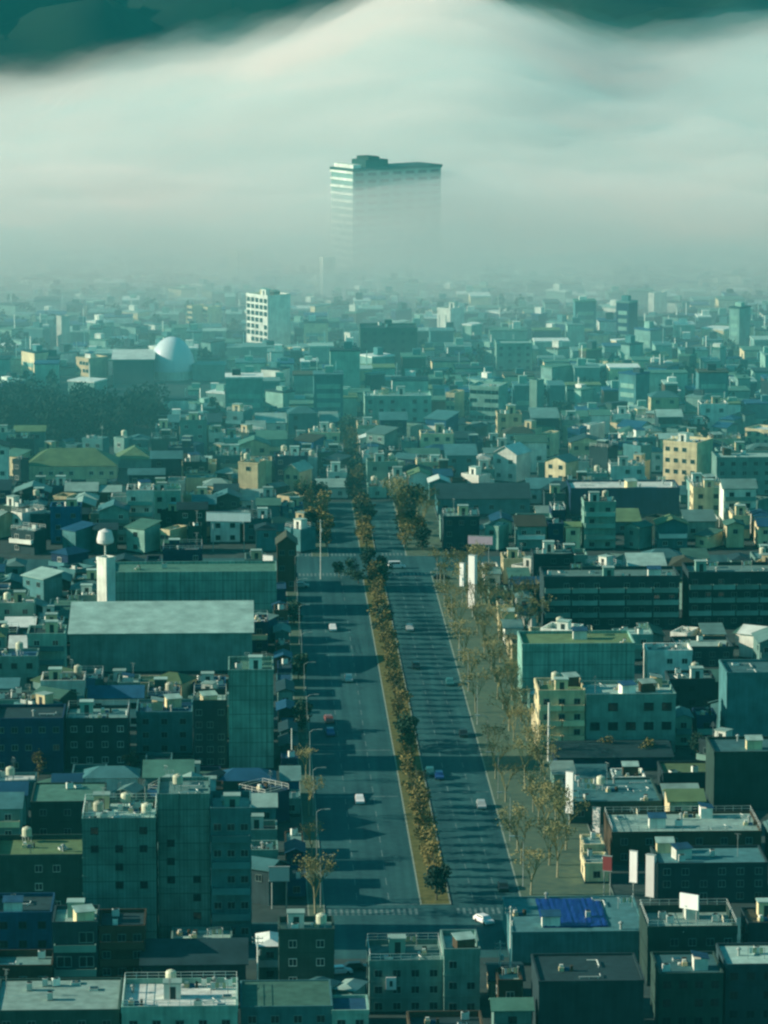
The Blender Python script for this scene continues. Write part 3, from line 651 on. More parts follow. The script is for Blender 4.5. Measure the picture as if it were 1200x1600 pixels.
def plant(pr, x, y, z, s, rr, kind, where, group):
    t = copy_tree(rr.choice(pr), (x, y, z), rr.uniform(0, 6.28), (s*rr.uniform(.85,1.15), s*rr.uniform(.85,1.15), s*rr.uniform(.9,1.15)))
    t['category'] = 'tree'; t['group'] = group; PLANTS.append((t, kind, where)); return t
tr = random.Random(21)
y = Y_T1+13
while y < Y_C0-9:
    dark = tr.random() < .05 or 768 < y < 778 or y < 660
    plant(T_DARK if dark else T_MED, (MX0+MX1)/2+tr.uniform(-.7,.7), y, .14, tr.uniform(.7,1.0), tr, 'dark green tree' if dark else 'olive tree', 'median', 'trees on the median')
    y += tr.uniform(4.6, 6.4)
y = Y_C1+12
while y < 1205:
    plant(T_MED if tr.random() < .7 else T_DARK, (MX0+MX1)/2+tr.uniform(-1,1), y, .14, tr.uniform(.9,1.15), tr, 'tree', 'far median', 'trees on the far median')
    y += tr.uniform(7, 10)
y = Y_T1+16
while y < Y_C0-4:
    for x, row_ in ((50.6, 'kerb row'), (56.0, 'middle row'), (59.4, 'wall-side row')):
        if tr.random() < .7: plant(T_BARE, x+tr.uniform(-.6,.6), y+tr.uniform(-1.5,1.5), .12, tr.uniform(.8,1.1), tr, 'bare sunlit tree', row_, 'trees on the right pavement')
    y += tr.uniform(8.5, 12)
for y in (655, 684, 716, 745, 790, 840, 905):
    b_ = y < 760
    plant(T_BARE if b_ else T_DARK, 12.6, y, .12, .85, tr, 'bare tree' if b_ else 'dark bushy tree', 'left pavement', 'trees on the left pavement')
y = Y_C1+8
while y < 1085:
    for x, m_ in ((19.0, 1.2), (22.4, .5), (44.2, .6), (48.5, 1.5)):
        if tr.random() < .75: plant(T_BARE if tr.random() < .5 and x > 40 else (T_MED+T_DARK), x+tr.uniform(-m_,m_), y+tr.uniform(-4,4), .12, tr.uniform(.9,1.3), tr, 'tree', 'far left pavement' if x < 30 else 'far right pavement', 'trees beyond the big crossing')
    y += tr.uniform(8, 12)
g_t = plant(T_BARE, 12.5, 646, .12, 1.22, tr, 'tall bare tree', 'left pavement', 'trees on the left pavement')
# the dark wood at the left and bushes on the crossing
def wood(name, pts, mt, size, n, seed):
    rr = random.Random(seed); b = MB()
    for x, y, z, r, h in pts:
        for _ in range(n):
            d = Vector((rr.gauss(0,1), rr.gauss(0,1), rr.gauss(0,1))).normalized()*rr.random()**.35
            p = Vector((x+d.x*r, y+d.y*r, z+h*.58+d.z*h*.42)); card(b, p, size*rr.uniform(.6,1.4), rr)
        b.tube([(x,y,z-.1),(x,y,z+h*.55)],[.25,.12],5,1)
    o = b.build(name, [mt, M_BARK]); o['kind'] = 'stuff'; return o
pts = []
for k in range(150):
    px = tr.uniform(-30, 250); yb = tr.uniform(628, 684)
    if px > 190 and yb > 668: continue
    g = G(px, yb+14); pts.append((g.x, g.y, 0, tr.uniform(2.6,5.0), tr.uniform(6.0,13.0)))
wood('dark_wood', pts, L_DARK, .42, 300, 4)
TAKEN.append((G(-40,640).x, G(245,640).x, G(100,715).y, G(100,630).y))
pts = []
for px, yb, h in ((548,905,5),(530,902,4),(575,898,6),(600,896,5),(560,912,3.5),(590,912,3)):
    g = G(px, yb)
    plant(T_DARK, g.x, g.y, .02, h/6.5, tr, 'dark bushy tree', 'big crossing', 'trees by the big crossing')
for px, yb, s in ((20,1290,.9),(60,1215,.8),(180,1190,.9),(205,1215,.8),(15,1400,1.0),(390,1600,1.2),(400,1640,1.2),(1190,1475,1.0),(1060,1520,.8),(930,1590,1.0),(960,1600,.9),
                  (40,1130,.8),(90,1080,.8),(950,1190,.8),(1010,1195,.8),(1090,1185,.7),(870,1010,.8),(800,985,1.1),(820,1000,1.1),(840,990,1.1),(780,1000,1.0),(810,960,1.1),(835,965,1.0)):
    g = G(px, yb); lit = px in (800,820,840,780,810,835)
    plant(T_BARE if lit else T_DARK+T_MED, g.x, g.y, 0, s, tr, 'bare sunlit tree' if lit else 'garden tree', 'yard', 'bare trees by the gallery blocks' if lit else 'trees in the yards')

# ------------------------------------------------------------------ lamp posts, poles and signs
def lamp_proto():
    t = empty('street_lamp', (0,0,0)); b = MB(); b.tube([(0,0,0),(0,0,.9),(0,0,9)],[.12,.075,.05],7); b.build('pole', M_STEEL, t)
    a = MB(); a.tube([(0,0,8.9),(.7,0,9.35),(1.8,0,9.4)],[.06,.05,.04],6); a.build('arm', M_STEEL, t)
    h = MB(); h.box(1.5,2.5,-.16,.16,9.3,9.46); h.box(1.58,2.42,-.12,.12,9.26,9.298); h.build('lamp_head', M_STEEL, t); return t
LAMP = lamp_proto(); LAMPS = []
for x, rz, where in ((13.5, 0, 'left pavement'), (49.8, PI, 'right pavement')):
    y = 650
    k = 0
    while y < Y_C0-6:
        if not (Y_C0-4 < y < Y_C1+4):
            o = copy_tree(LAMP, (x, y + (12 if rz else 0), .12), rz); LAMPS.append((o, where)); tag(o, None, 'street lamp', 'street lamps along the avenue')
        y += 33
def pole(px, ytop, ybase, label, r=.13, name='utility_pole', bars=2):
    g = G(px, ybase); h = at_y(px, ytop, g.y).z
    t = empty(name, (g.x, g.y, 0)); b = MB(); b.tube([(0,0,-.05),(0,0,h)],[r, r*.7],8); b.build('shaft', M_PALE, t)
    if bars:
        c = MB()
        for k in range(bars): c.box(-.9,.9,-.16,-.08,h-.5-.7*k,h-.38-.7*k)
        for k in range(bars):
            for x in (-.8,-.3,.3,.8): c.tube([(x,-.12,h-.38-.7*k),(x,-.12,h-.15-.7*k)],[.05,.04],6)
        c.build('crossarm', M_STEEL, t)
        d = MB(); d.lathe([(.25,h-3.2),(.28,h-3.1),(.28,h-2.4),(.2,h-2.3)],10,0,(.35,0,0)); d.build('transformer', M_STEEL, t)
    return tag(t, label, 'pole')
pole(403, 1462, 1562, 'tall pale utility pole right of the dark warehouse', .16)
pole(491, 1440, 1532, 'pale utility pole at the near left corner of the avenue', .14)
pole(797, 1416, 1570, 'tall bright utility pole left of the blue-sheeted roof', .16)
pole(781, 1470, 1560, 'shorter pale utility pole just left of the tall bright one', .12)
pole(456, 1138, 1206, 'thin bright pole on the left pavement beside the windowless green slab', .13, bars=0)
pole(199, 1110, 1190, 'slim lit pole beside the dark house with a pale roof edge', .28, bars=0)
pole(857, 1098, 1190, 'bright white pole at the left edge of the cream balcony house', .26, bars=0)
pole(703, 668, 724, 'pale slim mast above the long dark roof', .45, bars=0)
pole(1021, 556, 600, 'thin pale mast in the misty right part of town', .3, bars=0)
pole(1172, 530, 568, 'thin grey mast at the misty right edge', .3, bars=0)
pole(501, 812, 905, 'thin mast at the left of the big crossing', .12, bars=1)
def sign(name, px0, px1, y0, y1, ybase, mt, label, cat='sign', thick=.35, rz=0.0, legs=2, foot=0.0, extra=None):
    """a board on legs; foot = height of what it stands on"""
    g = G((px0+px1)/2, ybase); Y = g.y; a, b_ = at_y(px0, y0, Y), at_y(px1, y1, Y)
    w_ = (b_.x-a.x); z1, z0 = a.z, b_.z
    TAKEN.append((a.x-.3, b_.x+.3, Y-1.2, Y+1.2))
    t = empty(name, ((a.x+b_.x)/2, Y, foot), rz)
    b = MB(); b.box(-w_/2,w_/2,-thick/2,thick/2,z0-foot,z1-foot,0); b.build('board', mt, t)
    f = MB(); e = .09
    f.box(-w_/2-e,w_/2+e,-thick/2-.04,thick/2+.04,z1-foot+.003,z1-foot+.12); f.box(-w_/2-e,w_/2+e,-thick/2-.04,thick/2+.04,z0-foot-.12,z0-foot-.003)
    f.build('frame', M_STEEL, t)
    for k in range(legs):
        x = 0 if legs == 1 else (-w_/2*.7 if k == 0 else w_/2*.7)
        if z0-foot > .4:
            l = MB(); l.tube([(x,.0,-.02),(x,0,z0-foot-.13)],[.12,.1],7); l.build('leg', M_STEEL, t)
    if extra: extra(t, w_, z0-foot, z1-foot, thick)
    return tag(t, label, cat)
def roof_at(px, ybase):                  # height of the roof below a point, from the footprints
    return 0.0
M_SIGNW = wall_mat('white_sign', (.78,.80,.74), .5, streak=.1, vary=.1)
M_SIGNP = wall_mat('pink_sign', (.52,.40,.46), .5, streak=.1, vary=.15)
M_BLUE = wall_mat('blue_sheet', (.005,.028,.15), .5, streak=.1, vary=.2)
M_RED = flat_mat('red_paint', (.28,.05,.05), .4)
def roof_of(short):
    for r in THINGS:
        if r['short'] == short: return r
def on_roof(short, px0, px1, y0, y1, mt, name, label, fy=-.3, legs=2, rz=0.0, thick=.35, cat='sign', extra=None):
    """a board standing on a named building's roof, fy = place on its depth (-.5 front .. .5 back)"""
    r = roof_of(short); o = r['o']; Y = o.location.y + r['d']*fy; z = r['h']+.075
    a, b_ = at_y(px0, y0, Y), at_y(px1, y1, Y); w_ = b_.x-a.x; z0 = max(.3, b_.z-z); z1 = max(z0+1, a.z-z)
    t = empty(name, ((a.x+b_.x)/2, Y, z), rz)
    b = MB(); b.box(-w_/2,w_/2,-thick/2,thick/2,z0,z1); b.build('board', mt, t)
    for x in ((-w_*.35, w_*.35) if legs == 2 else (0,)):
        l = MB(); l.box(x-.09,x+.09,thick/2+.004,thick/2+.18,0,z1-.1); l.build('leg', M_STEEL, t)
    if extra: extra(t, w_, z0, z1, thick)
    return tag(t, label, cat)
on_roof('the billboard building', 1061, 1093, 1397, 1420, M_SIGNW, 'billboard', 'blank white billboard glowing in the sun on the dark railed roof', fy=.1, rz=rad(-34), cat='billboard')
def dark_mark(t, w_, z0, z1, th):
    b = MB(); b.box(-w_*.14,w_*.14,-th/2-.05,-th/2-.004,z0+(z1-z0)*.3,z0+(z1-z0)*.72); b.build('mark', M_DARK, t)
on_roof('the square-signed building', 603, 618, 1527, 1546, M_SIGNW, 'square_sign', 'small square white sign with one dark mark in the middle', fy=-.52, extra=dark_mark) if False else None
r_ = roof_of('the square-signed building')
def wall_sign():
    o = r_['o']; Y = o.location.y-r_['d']/2-.3
    a, b_ = at_y(603, 1527, Y), at_y(619, 1546, Y); w_ = b_.x-a.x; hh = a.z-b_.z
    b = MB(); b.box(-w_/2,w_/2,-.25,.25,0,hh); m = b.build('wall_sign', M_SIGNW, o)
    m.location = ((a.x+b_.x)/2-o.location.x, -r_['d']/2-.3, b_.z)
    c = MB(); c.box(-w_*.14,w_*.14,-.30,-.254,hh*.28,hh*.72); c.build('dark_mark', M_DARK, m)
wall_sign()
# the blue sheet over the teal workshop roof
r_ = roof_of('the blue-sheeted roof')
def blue_sheet():
    o = r_['o']; z = r_['h']+.075; b = MB(); a = at_y(846, 1440, o.location.y-4).x-o.location.x; c = at_y(948, 1440, o.location.y-4).x-o.location.x
    v = []; n = 24
    for j in range(9):
        for i in range(n+1):
            x = a+(c-a)*i/n; y = -r_['d']*.36+r_['d']*.8*j/8; v.append((x, y, z+.16+.12*abs(math.sin(i*1.3))+nz(x*3, y*3, 6, 2)*.15))
    fs = [(j*(n+1)+i, j*(n+1)+i+1, (j+1)*(n+1)+i+1, (j+1)*(n+1)+i) for j in range(8) for i in range(n)]
    m = len(v); b.add(v + [(x,y,z+.01) for x,y,_ in v], fs + [tuple(m+q for q in reversed(f)) for f in fs] +
        [(i, m+i, m+i+1, i+1) for i in range(n)])
    q = b.build('blue_sheeting', M_BLUE, o); q['label'] = 'bright blue sheet lying over the roof'
blue_sheet()
on_roof('the plain ribbed slab', 0, 1, 0, 1, M_SIGNW, 'x', 'x') if False else None
sign('sign_column', 733, 744, 868, 950, 965, M_SIGNW, 'tall white sign column right of the avenue before the big crossing', legs=1, rz=rad(-35), thick=1.2)
sign('sign_column', 719, 726, 880, 915, 948, M_SIGNW, 'short white sign column just left of the tall white one', legs=1, rz=rad(-35), thick=.8)
sign('shop_sign', 731, 770, 838, 850, 878, M_SIGNP, 'long pink shop sign on legs right of the big crossing', rz=rad(-15))
sign('banner', 884, 896, 1206, 1270, 1300, M_SIGNW, 'upright white banner on the right pavement left of the cluttered teal workshop', legs=1, rz=rad(-30))
sign('banner', 926, 938, 1262, 1300, 1316, M_SIGNW, 'narrow white banner at the near corner of the cluttered teal workshop', legs=1, rz=rad(-30))
sign('banner', 984, 996, 1330, 1378, 1402, M_SIGNW, 'left one of two white banners below the brown-fronted building', legs=1, rz=rad(-30))
sign('banner', 1010, 1024, 1336, 1400, 1408, M_SIGNW, 'right one of two white banners below the brown-fronted building', legs=1, rz=rad(-35), thick=.8)
sign('shop_sign', 942, 956, 1338, 1360, 1404, M_RED, 'dull red shop sign on legs left of the white banners', rz=rad(-20))
sign('shop_sign', 838, 878, 1062, 1070, 1092, M_SIGNW, 'pale shop sign left of the cream balcony house roof', rz=rad(-25))
sign('roof_sign', 322, 392, 801, 814, 862, M_SIGNW, 'long white framed sign behind the plain green block', rz=rad(-8))
sign('shop_sign', 410, 428, 868, 890, 925, M_SIGNW, 'small square white sign left of the narrow gabled house', rz=rad(-30))
sign('shop_sign', 420, 452, 1355, 1376, 1420, M_SIGNW, 'grubby cream sign on legs by the left pavement')
def water_sign():
    g = G(166, 968); Y = g.y; z0 = at_y(166, 872, Y).z; z1 = at_y(166, 826, Y).z; s = F_PX/Y; r = 13/s
    t = empty('round_sign', (g.x, Y, 0)); b = MB(); b.tube([(0,0,0),(0,0,z1-1)],[.3,.2],8); b.build('mast', M_PALE, t)
    d = MB(); v = []
    d.lathe([(r*.3,(z0+z1)/2-.4),(r,(z0+z1)/2+.2),(r*1.05,(z0+z1)/2+1.0),(r*.8,z1-.6),(r*.1,z1)],24); d.build('lamp_disc', M_SIGNW, t)
    tag(t, 'mast with a round white head above the slim stair tower', 'mast')
water_sign()

# ------------------------------------------------------------------ vehicles
PAINT = {k: flat_mat(k+'_paint', c, .3) for k, c in {'white': (.75,.78,.74), 'silver': (.36,.42,.40), 'black': (.012,.02,.022), 'red': (.20,.07,.065), 'blue': (.02,.07,.22), 'teal': (.03,.14,.14)}.items()}
M_TYRE = flat_mat('tyre_rubber', (.012,.014,.015), .8)
def car_proto(col, van=False):
    t = empty('parked_car', (0,0,0)); L_, w_, h = (4.6,1.75,1.9) if van else (4.3,1.7,1.42)
    prof = [(-L_/2,.32),(-L_/2+.05,.72),(-L_/2+.9,.88),(-L_/2+1.5,h),(L_/2-.9 if not van else L_/2-.2,h-.02),(L_/2-.2,.92),(L_/2,.8),(L_/2,.32)]
    b = MB(); n = len(prof); v = []
    for sx, k in ((-1,0),(1,1)):
        for y_, z in prof: v.append((sx*(w_/2-(.18 if z > 1 else 0)), y_, z))
    b.add(v, [tuple(range(n-1,-1,-1)), tuple(range(n, 2*n))] + [(i, (i+1)%n, n+(i+1)%n, n+i) for i in range(n)])
    b.build('body', PAINT[col], t)
    g = MB(); e = .02
    for sx in (-1,1):
        xx = sx*(w_/2-.10); g.box(min(xx,xx+sx*.03),max(xx,xx+sx*.03),-L_/2+1.5,L_/2-1.0,.98,h-.14)
    g.build('side_glass', M_GLASS, t)
    r_g = MB(); r_g.add([(-w_/2+.25,-L_/2+.98,.93),(w_/2-.25,-L_/2+.98,.93),(w_/2-.3,-L_/2+1.46,h-.06),(-w_/2+.3,-L_/2+1.46,h-.06)], [(0,1,2,3)])
    r_g.build('windscreen', M_GLASS, t)
    for sx in (-1,1):
        for y_ in (-L_/2+.85, L_/2-.85):
            q = MB(); q.tube([(sx*(w_/2-.2),y_,.31),(sx*(w_/2+.02),y_,.31)],[.31,.31],10); q.build('wheel', M_TYRE, t)
    return t
CARP = {k: car_proto(k) for k in PAINT}; VANP = car_proto('white', True)
PROTO += list(CARP.values()) + [VANP, LAMP]
CARS = []
def car(px, py, col, label, rz=0.0, van=False, par=True):
    g = G(px, py); o = copy_tree(VANP if van else CARP[col], (g.x, g.y, .012), rz)
    o.name = 'white_van' if van else ('parked_car' if par else 'car')
    tag(o, label, 'van' if van else 'car', 'cars on and beside the avenue'); CARS.append(o)
car(562, 1254, 'white', 'white car driving alone on the left carriageway', par=False)
car(514, 1128, 'red', 'reddish car at the left kerb, farther of the pair', rz=.1)
car(516, 1148, 'blue', 'dark blue car at the left kerb, nearer of the pair', rz=.05)
car(545, 1064, 'silver', 'silver car on the left carriageway beyond the reddish one', par=False)
car(650, 1044, 'black', 'black car on the right carriageway beside the median', par=False)
car(686, 1216, 'blue', 'dark blue car on the right carriageway by the stop line', par=False)
car(672, 1210, 'teal', 'teal car on the right carriageway next to the dark blue car', par=False)
car(520, 985, 'white', 'small white car on the left carriageway near the big crossing', par=False)
car(640, 985, 'silver', 'silver car on the right carriageway near the big crossing', par=False)
car(620, 888, 'white', 'white van turning across the big crossing', rz=PI/2, van=True)
car(470, 918, 'silver', 'silver car waiting left of the big crossing', rz=PI/2, par=False)
car(690, 905, 'black', 'black car waiting right of the big crossing', rz=PI/2, par=False)
car(530, 1522, 'white', 'white car parked on the cross street at the near end', rz=PI/2+.2)
car(556, 1516, 'black', 'black car parked beside the white one on the near cross street', rz=PI/2+.1)
car(786, 1390, 'black', 'black car at the right kerb near the front')
car(756, 1442, 'white', 'white car at the near right end of the avenue', rz=.5, par=False)
car(445, 1305, 'blue', 'blue car on the left pavement side beside the balcony tower', van=False) if False else None
car(752, 1262, 'silver', 'silver car parked at the right kerb under bare trees')
car(724, 1150, 'black', 'black car parked at the right kerb, farther along')
car(703, 1070, 'teal', 'teal car parked at the right kerb beyond the black one')
# ------------------------------------------------------------------ the rest of the town
fr = random.Random(77)
def free(x0, x1, y0, y1, m=.6):
    for a, b_, c, d in TAKEN:
        if x0-m < b_ and x1+m > a and y0-m < d and y1+m > c: return False
    return True
def frame_x(Y): return at_y(-25, 900, Y).x*1.0, at_y(1225, 900, Y).x
def random_house(xc, Y, w_, d, big=False, near_av=False, left=False):
    cap = False
    tone = fr.choices(['grey green','teal','dark grey','dark green','pale green','cream','white','brown','navy','blue'], [5,4,3,2.5,3,3.4,4,1.6,1.6,1] if xc < 30 or Y < 820 else [5,3,2,2,3.5,5.5,7,1.6,1.2,1])[0]
    fl = fr.choices([1,2,3,4], [2,6,4,1])[0]
    if near_av and left: fl = fr.choice([1,2,2])
    if w_ < 7: fl = min(fl, 2)
    h = 2.9*fl+fr.uniform(.2,.9)
    for a, b_, hy, row_ in HBASE:         # keep below what the photograph shows behind it
        if hy > Y and hy-Y < 48 and xc-w_/2 < b_ and xc+w_/2 > a:
            lim = at_y(P((xc, Y+d*.5, 3))[0], row_-4, Y+d*.5).z
            if h+1.6 > lim: h = lim-1.6; fl = max(1, int(h/2.9)); cap = True
    if h < 2.2: return
    kind = fr.choices(['flat','gable_x','gable_y','hip','shed'], [8,2.2,1.2,1.6,1])[0]
    rcol = fr.choices(['pale','grey','teal','dark','green','blue','brown','olive','white'], [3,4,4,4,3,2.2,1.5,1.5,1])[0]
    rz = 0.0
    if fr.random() < .3: rz = rad(-fr.uniform(22, 48))
    if rz: w_ *= .8; d *= .8
    n = fr.choice((2,3,5,6,8,11)) if kind == 'flat' else 0
    building(xc, Y, w_, d, h, tone, kind, rcol, fl, cols=max(1,int(w_/3.1)), wk=fr.choice((0,0,1,2)), side='left' if xc > 40 and fr.random() < .5 else None,
             rz=rz, parapet=fr.choice((.35,.7,1.0)), rise=min(3.2, min(w_,d)*.22), n=n, hut=fr.choice((None,tone,'cream','white')) if kind == 'flat' and not cap else None,
             tank=1 if fr.random() < .22 else 0, aer=1 if fr.random() < .35 else 0, rail=kind == 'flat' and fr.random() < .3,
             balc=fr.choice(['white','pale green','cream','grey green','teal']) if fl >= 2 and fr.random() < .3 else None, rr=fr, skip=.22, bands=fl > 1 and fr.random() < .5)
Y = 656.0                                # narrow shops along the left pavement
while Y < Y_C0-10:
    dd = fr.uniform(5.5, 9.5); w_ = fr.uniform(3.0, 3.5)
    if fr.random() < .8 and free(11.0-w_, 11.0, Y, Y+dd, .05):
        k = fr.choice(('flat','flat','shed','gable_y'))
        building(11.0-w_/2, Y, w_, dd, fr.uniform(2.8, 4.6), fr.choice(('teal','navy','dark grey','grey green','blue','brown')), k, fr.choice(('blue','blue','dark','teal','dark','grey')), 1,
                 cols=1, rise=.8, n=fr.choice((1,2)) if k == 'flat' else 0, parapet=.35, rr=fr, skip=0, bands=False)
    Y += dd+fr.uniform(.5, 4)
Y = 664.0                                # and low sunlit shops along the right one
while Y < Y_C0-10:
    dd = fr.uniform(5.5, 9.0); w_ = fr.uniform(3.6, 4.6)
    if fr.random() < .75 and free(65.3-w_, 65.3, Y, Y+dd, .05):
        k = fr.choice(('flat','flat','flat','shed'))
        building(65.3-w_/2, Y, w_, dd, fr.uniform(2.8, 5.6), fr.choice(('cream','white','pale green','cream','brown')), k, fr.choice(('pale','olive','grey','white','brown')), 1,
                 cols=1, side='left', rise=.7, n=fr.choice((1,2,3)) if k == 'flat' else 0, parapet=.5, rr=fr, skip=0, bands=False)
    Y += dd+fr.uniform(.5, 5)
Y = 556.0; row = 0
while Y < 1222:
    d = fr.uniform(7.5, 11.0); xl, xr = frame_x(Y)
    for side in (-1, 1):
        x = ((6.4 if side < 0 else 66.0) if Y < Y_C1 else (17.5 if side < 0 else 53.5) if Y < 1085 else (31 if side < 0 else 36.4)) if Y > Y_T0-16 else (fr.uniform(20, 24) if side < 0 else 24.6)
        first = True
        if Y_T0-14 < Y+d and Y < Y_T1: 
            Y = max(Y, Y)
        while (x > xl if side < 0 else x < xr):
            w_ = fr.uniform(5.5, 12.0) if Y < 800 else fr.uniform(5, 10.5)
            x0, x1 = (x-w_, x) if side < 0 else (x, x+w_)
            dd = d*fr.uniform(.75, 1.0)
            street = (Y < Y_T1+1 and Y+dd > Y_T0-1) or (Y < Y_C1+2 and Y+dd > Y_C0-2)
            if not street and free(x0, x1, Y, Y+dd): random_house((x0+x1)/2, Y, w_-.5, dd, near_av=first, left=side < 0)
            elif not street:
                for s in (.6, .4):
                    ww = w_*s
                    a, b_ = (x-ww, x) if side < 0 else (x, x+ww)
                    if ww > 3.6 and free(a, b_, Y, Y+dd*.8, .3): random_house((a+b_)/2, Y, ww-.4, dd*.8, near_av=first, left=side < 0); w_ = ww; break
                else: w_ = 2.5
            first = False
            x += side*(w_ + (fr.uniform(2.5, 5) if fr.random() < .18 else fr.uniform(.2, .8)))
    Y += d + (fr.uniform(3, 5) if row % 2 else fr.uniform(.8, 1.6)); row += 1

def far_town():
    """houses beyond the ones that can be told apart, one mass"""
    names = list(TONES); mats = [W[k] for k in names] + [R[k] for k in ROOFS]; b = MB(); rr = random.Random(9)
    rk = list(ROOFS)
    Y = 1226.0
    while Y < 1960:
        xl, xr = frame_x(Y); xl -= 10; xr += 10
        x = xl; d = rr.uniform(10, 15)
        while x < xr:
            w_ = rr.uniform(6, 15)
            if not False and free(x, x+w_, Y, Y+d, .5):
                big = rr.random() < .035 and Y < 1480
                h = rr.choice((3,4,5,6,6,8,10) if Y < 1450 else (3,4,4,5,6,7)) if not big else rr.uniform(12, 19)
                t = rr.choices(range(len(names)), [3,3.5,6,5,2.5,1.6,1.2,1.5,2,.3])[0]; q = len(names)+rr.choices(range(len(rk)), [1.5,3,5,4,2,.7,2,2,.6][:len(rk)])[0]
                dd = d*rr.uniform(.7,1); ww = w_-rr.uniform(.5,3)
                if big: t = rr.choice((2,3,4,7)); ww = min(ww, 13)
                a = rad(-rr.uniform(25,60)) if rr.random() < .35 else 0.0
                M = Matrix.Translation((x+w_/2, Y+dd/2, 0)) @ Matrix.Rotation(a, 4, 'Z')
                k = .72 if a else 1.0
                ww *= k; dd *= k
                b.box(-ww/2,ww/2,-dd/2,dd/2,-.1,h,t,M); b.box(-ww/2-.2,ww/2+.2,-dd/2-.2,dd/2+.2,h+.003,h+.5,q,M)
                for f in range(1, int(h/3)): b.box(-ww/2+.8,ww/2-.8,-dd/2-.06,-dd/2-.004,3*f-1.2,3*f+.3,2,M)
                if rr.random() < .6:
                    u = rr.uniform(-.25,.25)*ww; b.box(u-1.4,u+1.4,-1.2,1.2,h+.504,h+rr.uniform(1.5,3.2),rr.choice((0,5,2,4)),M)
                if rr.random() < .3:
                    u = rr.uniform(-.35,.35)*ww; b.box(u-.15,u+.15,-.15,.15,h+.504,h+rr.uniform(3,6),0,M)
            x += w_+rr.uniform(.2, 2.0)
        Y += d+rr.uniform(1, 6)
    o = b.build('distant_town', mats); o['kind'] = 'stuff'; o['label'] = 'roofs and blocks of the town fading into mist'
far_town()
pts = []
for _ in range(230):
    px = tr.uniform(-30, 1230); yb = tr.uniform(455, 665) if tr.random() < .7 else tr.uniform(600, 800)
    g = G(px, yb)
    if free(g.x-3, g.x+3, g.y-3, g.y+3, 0) and not (8 < g.x < 60 and yb > 600): pts.append((g.x, g.y, 0, tr.uniform(2.0,4.2), tr.uniform(5,9)))
wood('distant_trees', pts, L_DARK, .8, 60, 12)
for p in PROTO:
    for c in list(p.children): bpy.data.objects.remove(c)
    bpy.data.objects.remove(p)

# ------------------------------------------------------------------ leave out what the photograph shows nothing of
bpy.context.view_layer.update()
dg = bpy.context.evaluated_depsgraph_get()
EYE = Vector((0, 0, CAM_H))
def root_of(o):
    while o.parent is not None: o = o.parent
    return o
from mathutils.bvhtree import BVHTree
def sight():
    vs = []; fs = []; own = []; ids = {}
    for o in SC.objects:
        if o.type != 'MESH' or o.name.split('.')[0] in ('crown', 'ground'): continue
        M = o.matrix_world; n = len(vs); me = o.data; r = root_of(o)
        co = np.empty(len(me.vertices)*3, np.float32); me.vertices.foreach_get('co', co); co = co.reshape(-1, 3)
        m = np.array(M); vs += (co @ m[:3,:3].T + m[:3,3]).tolist()
        for pg in me.polygons: fs.append([n+i for i in pg.vertices]); own.append(r.name)
    return BVHTree.FromPolygons(vs, fs), own
BVH, OWN = sight()
def seen(o, pts):
    k = 0
    for p in pts:
        p = Vector(p); px, py = P(p)
        if not (2 < px < 1198 and 2 < py < 1598): continue
        d = (p-EYE).normalized(); hit, nrm, idx, dist = BVH.ray_cast(EYE, d)
        if idx is None: k += 1
        elif OWN[idx] == o.name or dist > (p-EYE).length: k += 1
    return k
def kill(o):
    for c in list(o.children):
        for g_ in list(c.children): bpy.data.objects.remove(g_)
        bpy.data.objects.remove(c)
    bpy.data.objects.remove(o)
keep = []
for r in THINGS:
    o = r['o']; w_, d, h = r['w'], r['d'], r['h']; M = o.matrix_world
    pts = [M @ Vector((u*w_, -d/2-.02, z*h)) for u in (-.48,-.35,-.2,0,.2,.35,.48) for z in (.3,.6,.9)] + [M @ Vector((u*w_, v*d, h+.02)) for u in (-.45,-.25,0,.25,.45) for v in (-.4,-.1,.2,.45)] + \
          [M @ Vector((-w_/2-.01, v*d, z*h)) for v in (-.4,0,.4) for z in (.5,.9)]
    # a ray stops at the first thing in its way, so aim a hair inside
    k = seen(o, [p + (p-EYE).normalized()*.6 for p in pts])
    r['seen'] = k*w_*(h+d*.3)/o.location.y**2
    if k == 0 and not r['hero']: kill(o)
    else:
        if k == 0: print('HIDDEN', r['label'])
        keep.append(r)
THINGS[:] = keep
fillers = sorted([r for r in THINGS if not r['hero']], key=lambda r: -r['seen'])
LIMIT = 296 - sum(1 for r in THINGS if r['hero'] and r['cat'] == 'house')
print('FILL', len(fillers), 'HERO', len(THINGS)-len(fillers), 'LIMIT', LIMIT)
rest = fillers[LIMIT:]; fillers = fillers[:LIMIT]
if rest:                                 # the smallest showing, one mass
    b = MB(); ms = []
    for r in rest:
        for c in list(r['o'].children):
            if c.name.split('.')[0] in ('wall','roof','gable_wall','stair_hut'):
                me = c.data; M = c.matrix_world
                idx = []
                for m in me.materials:
                    if m not in ms: ms.append(m)
                    idx.append(ms.index(m))
                for pg in me.polygons: b.add([M @ me.vertices[i].co for i in pg.vertices], [tuple(range(len(pg.vertices)))], idx[pg.material_index])
        kill(r['o'])
    o = b.build('small_houses', ms); o['kind'] = 'stuff'; o['label'] = 'scraps of houses showing between the others'
    THINGS[:] = [r for r in THINGS if r['hero'] or r in fillers]
alive = []
for t, kind, where in PLANTS:
    x, y, z = t.location
    k = seen(t, [Vector((x+a, y+b_, z+c)) for a in (-1.2,-.5,0,.5,1.2) for b_ in (-1,0,1) for c in (1,2.5,3.5,4.5,5.5,6.5)])
    if k: alive.append((t, kind, where))
    else: kill(t)
PLANTS[:] = alive
def inframe(o): px, py = P(o.location+Vector((0,0,5))); return -5 < px < 1205 and py < 1605
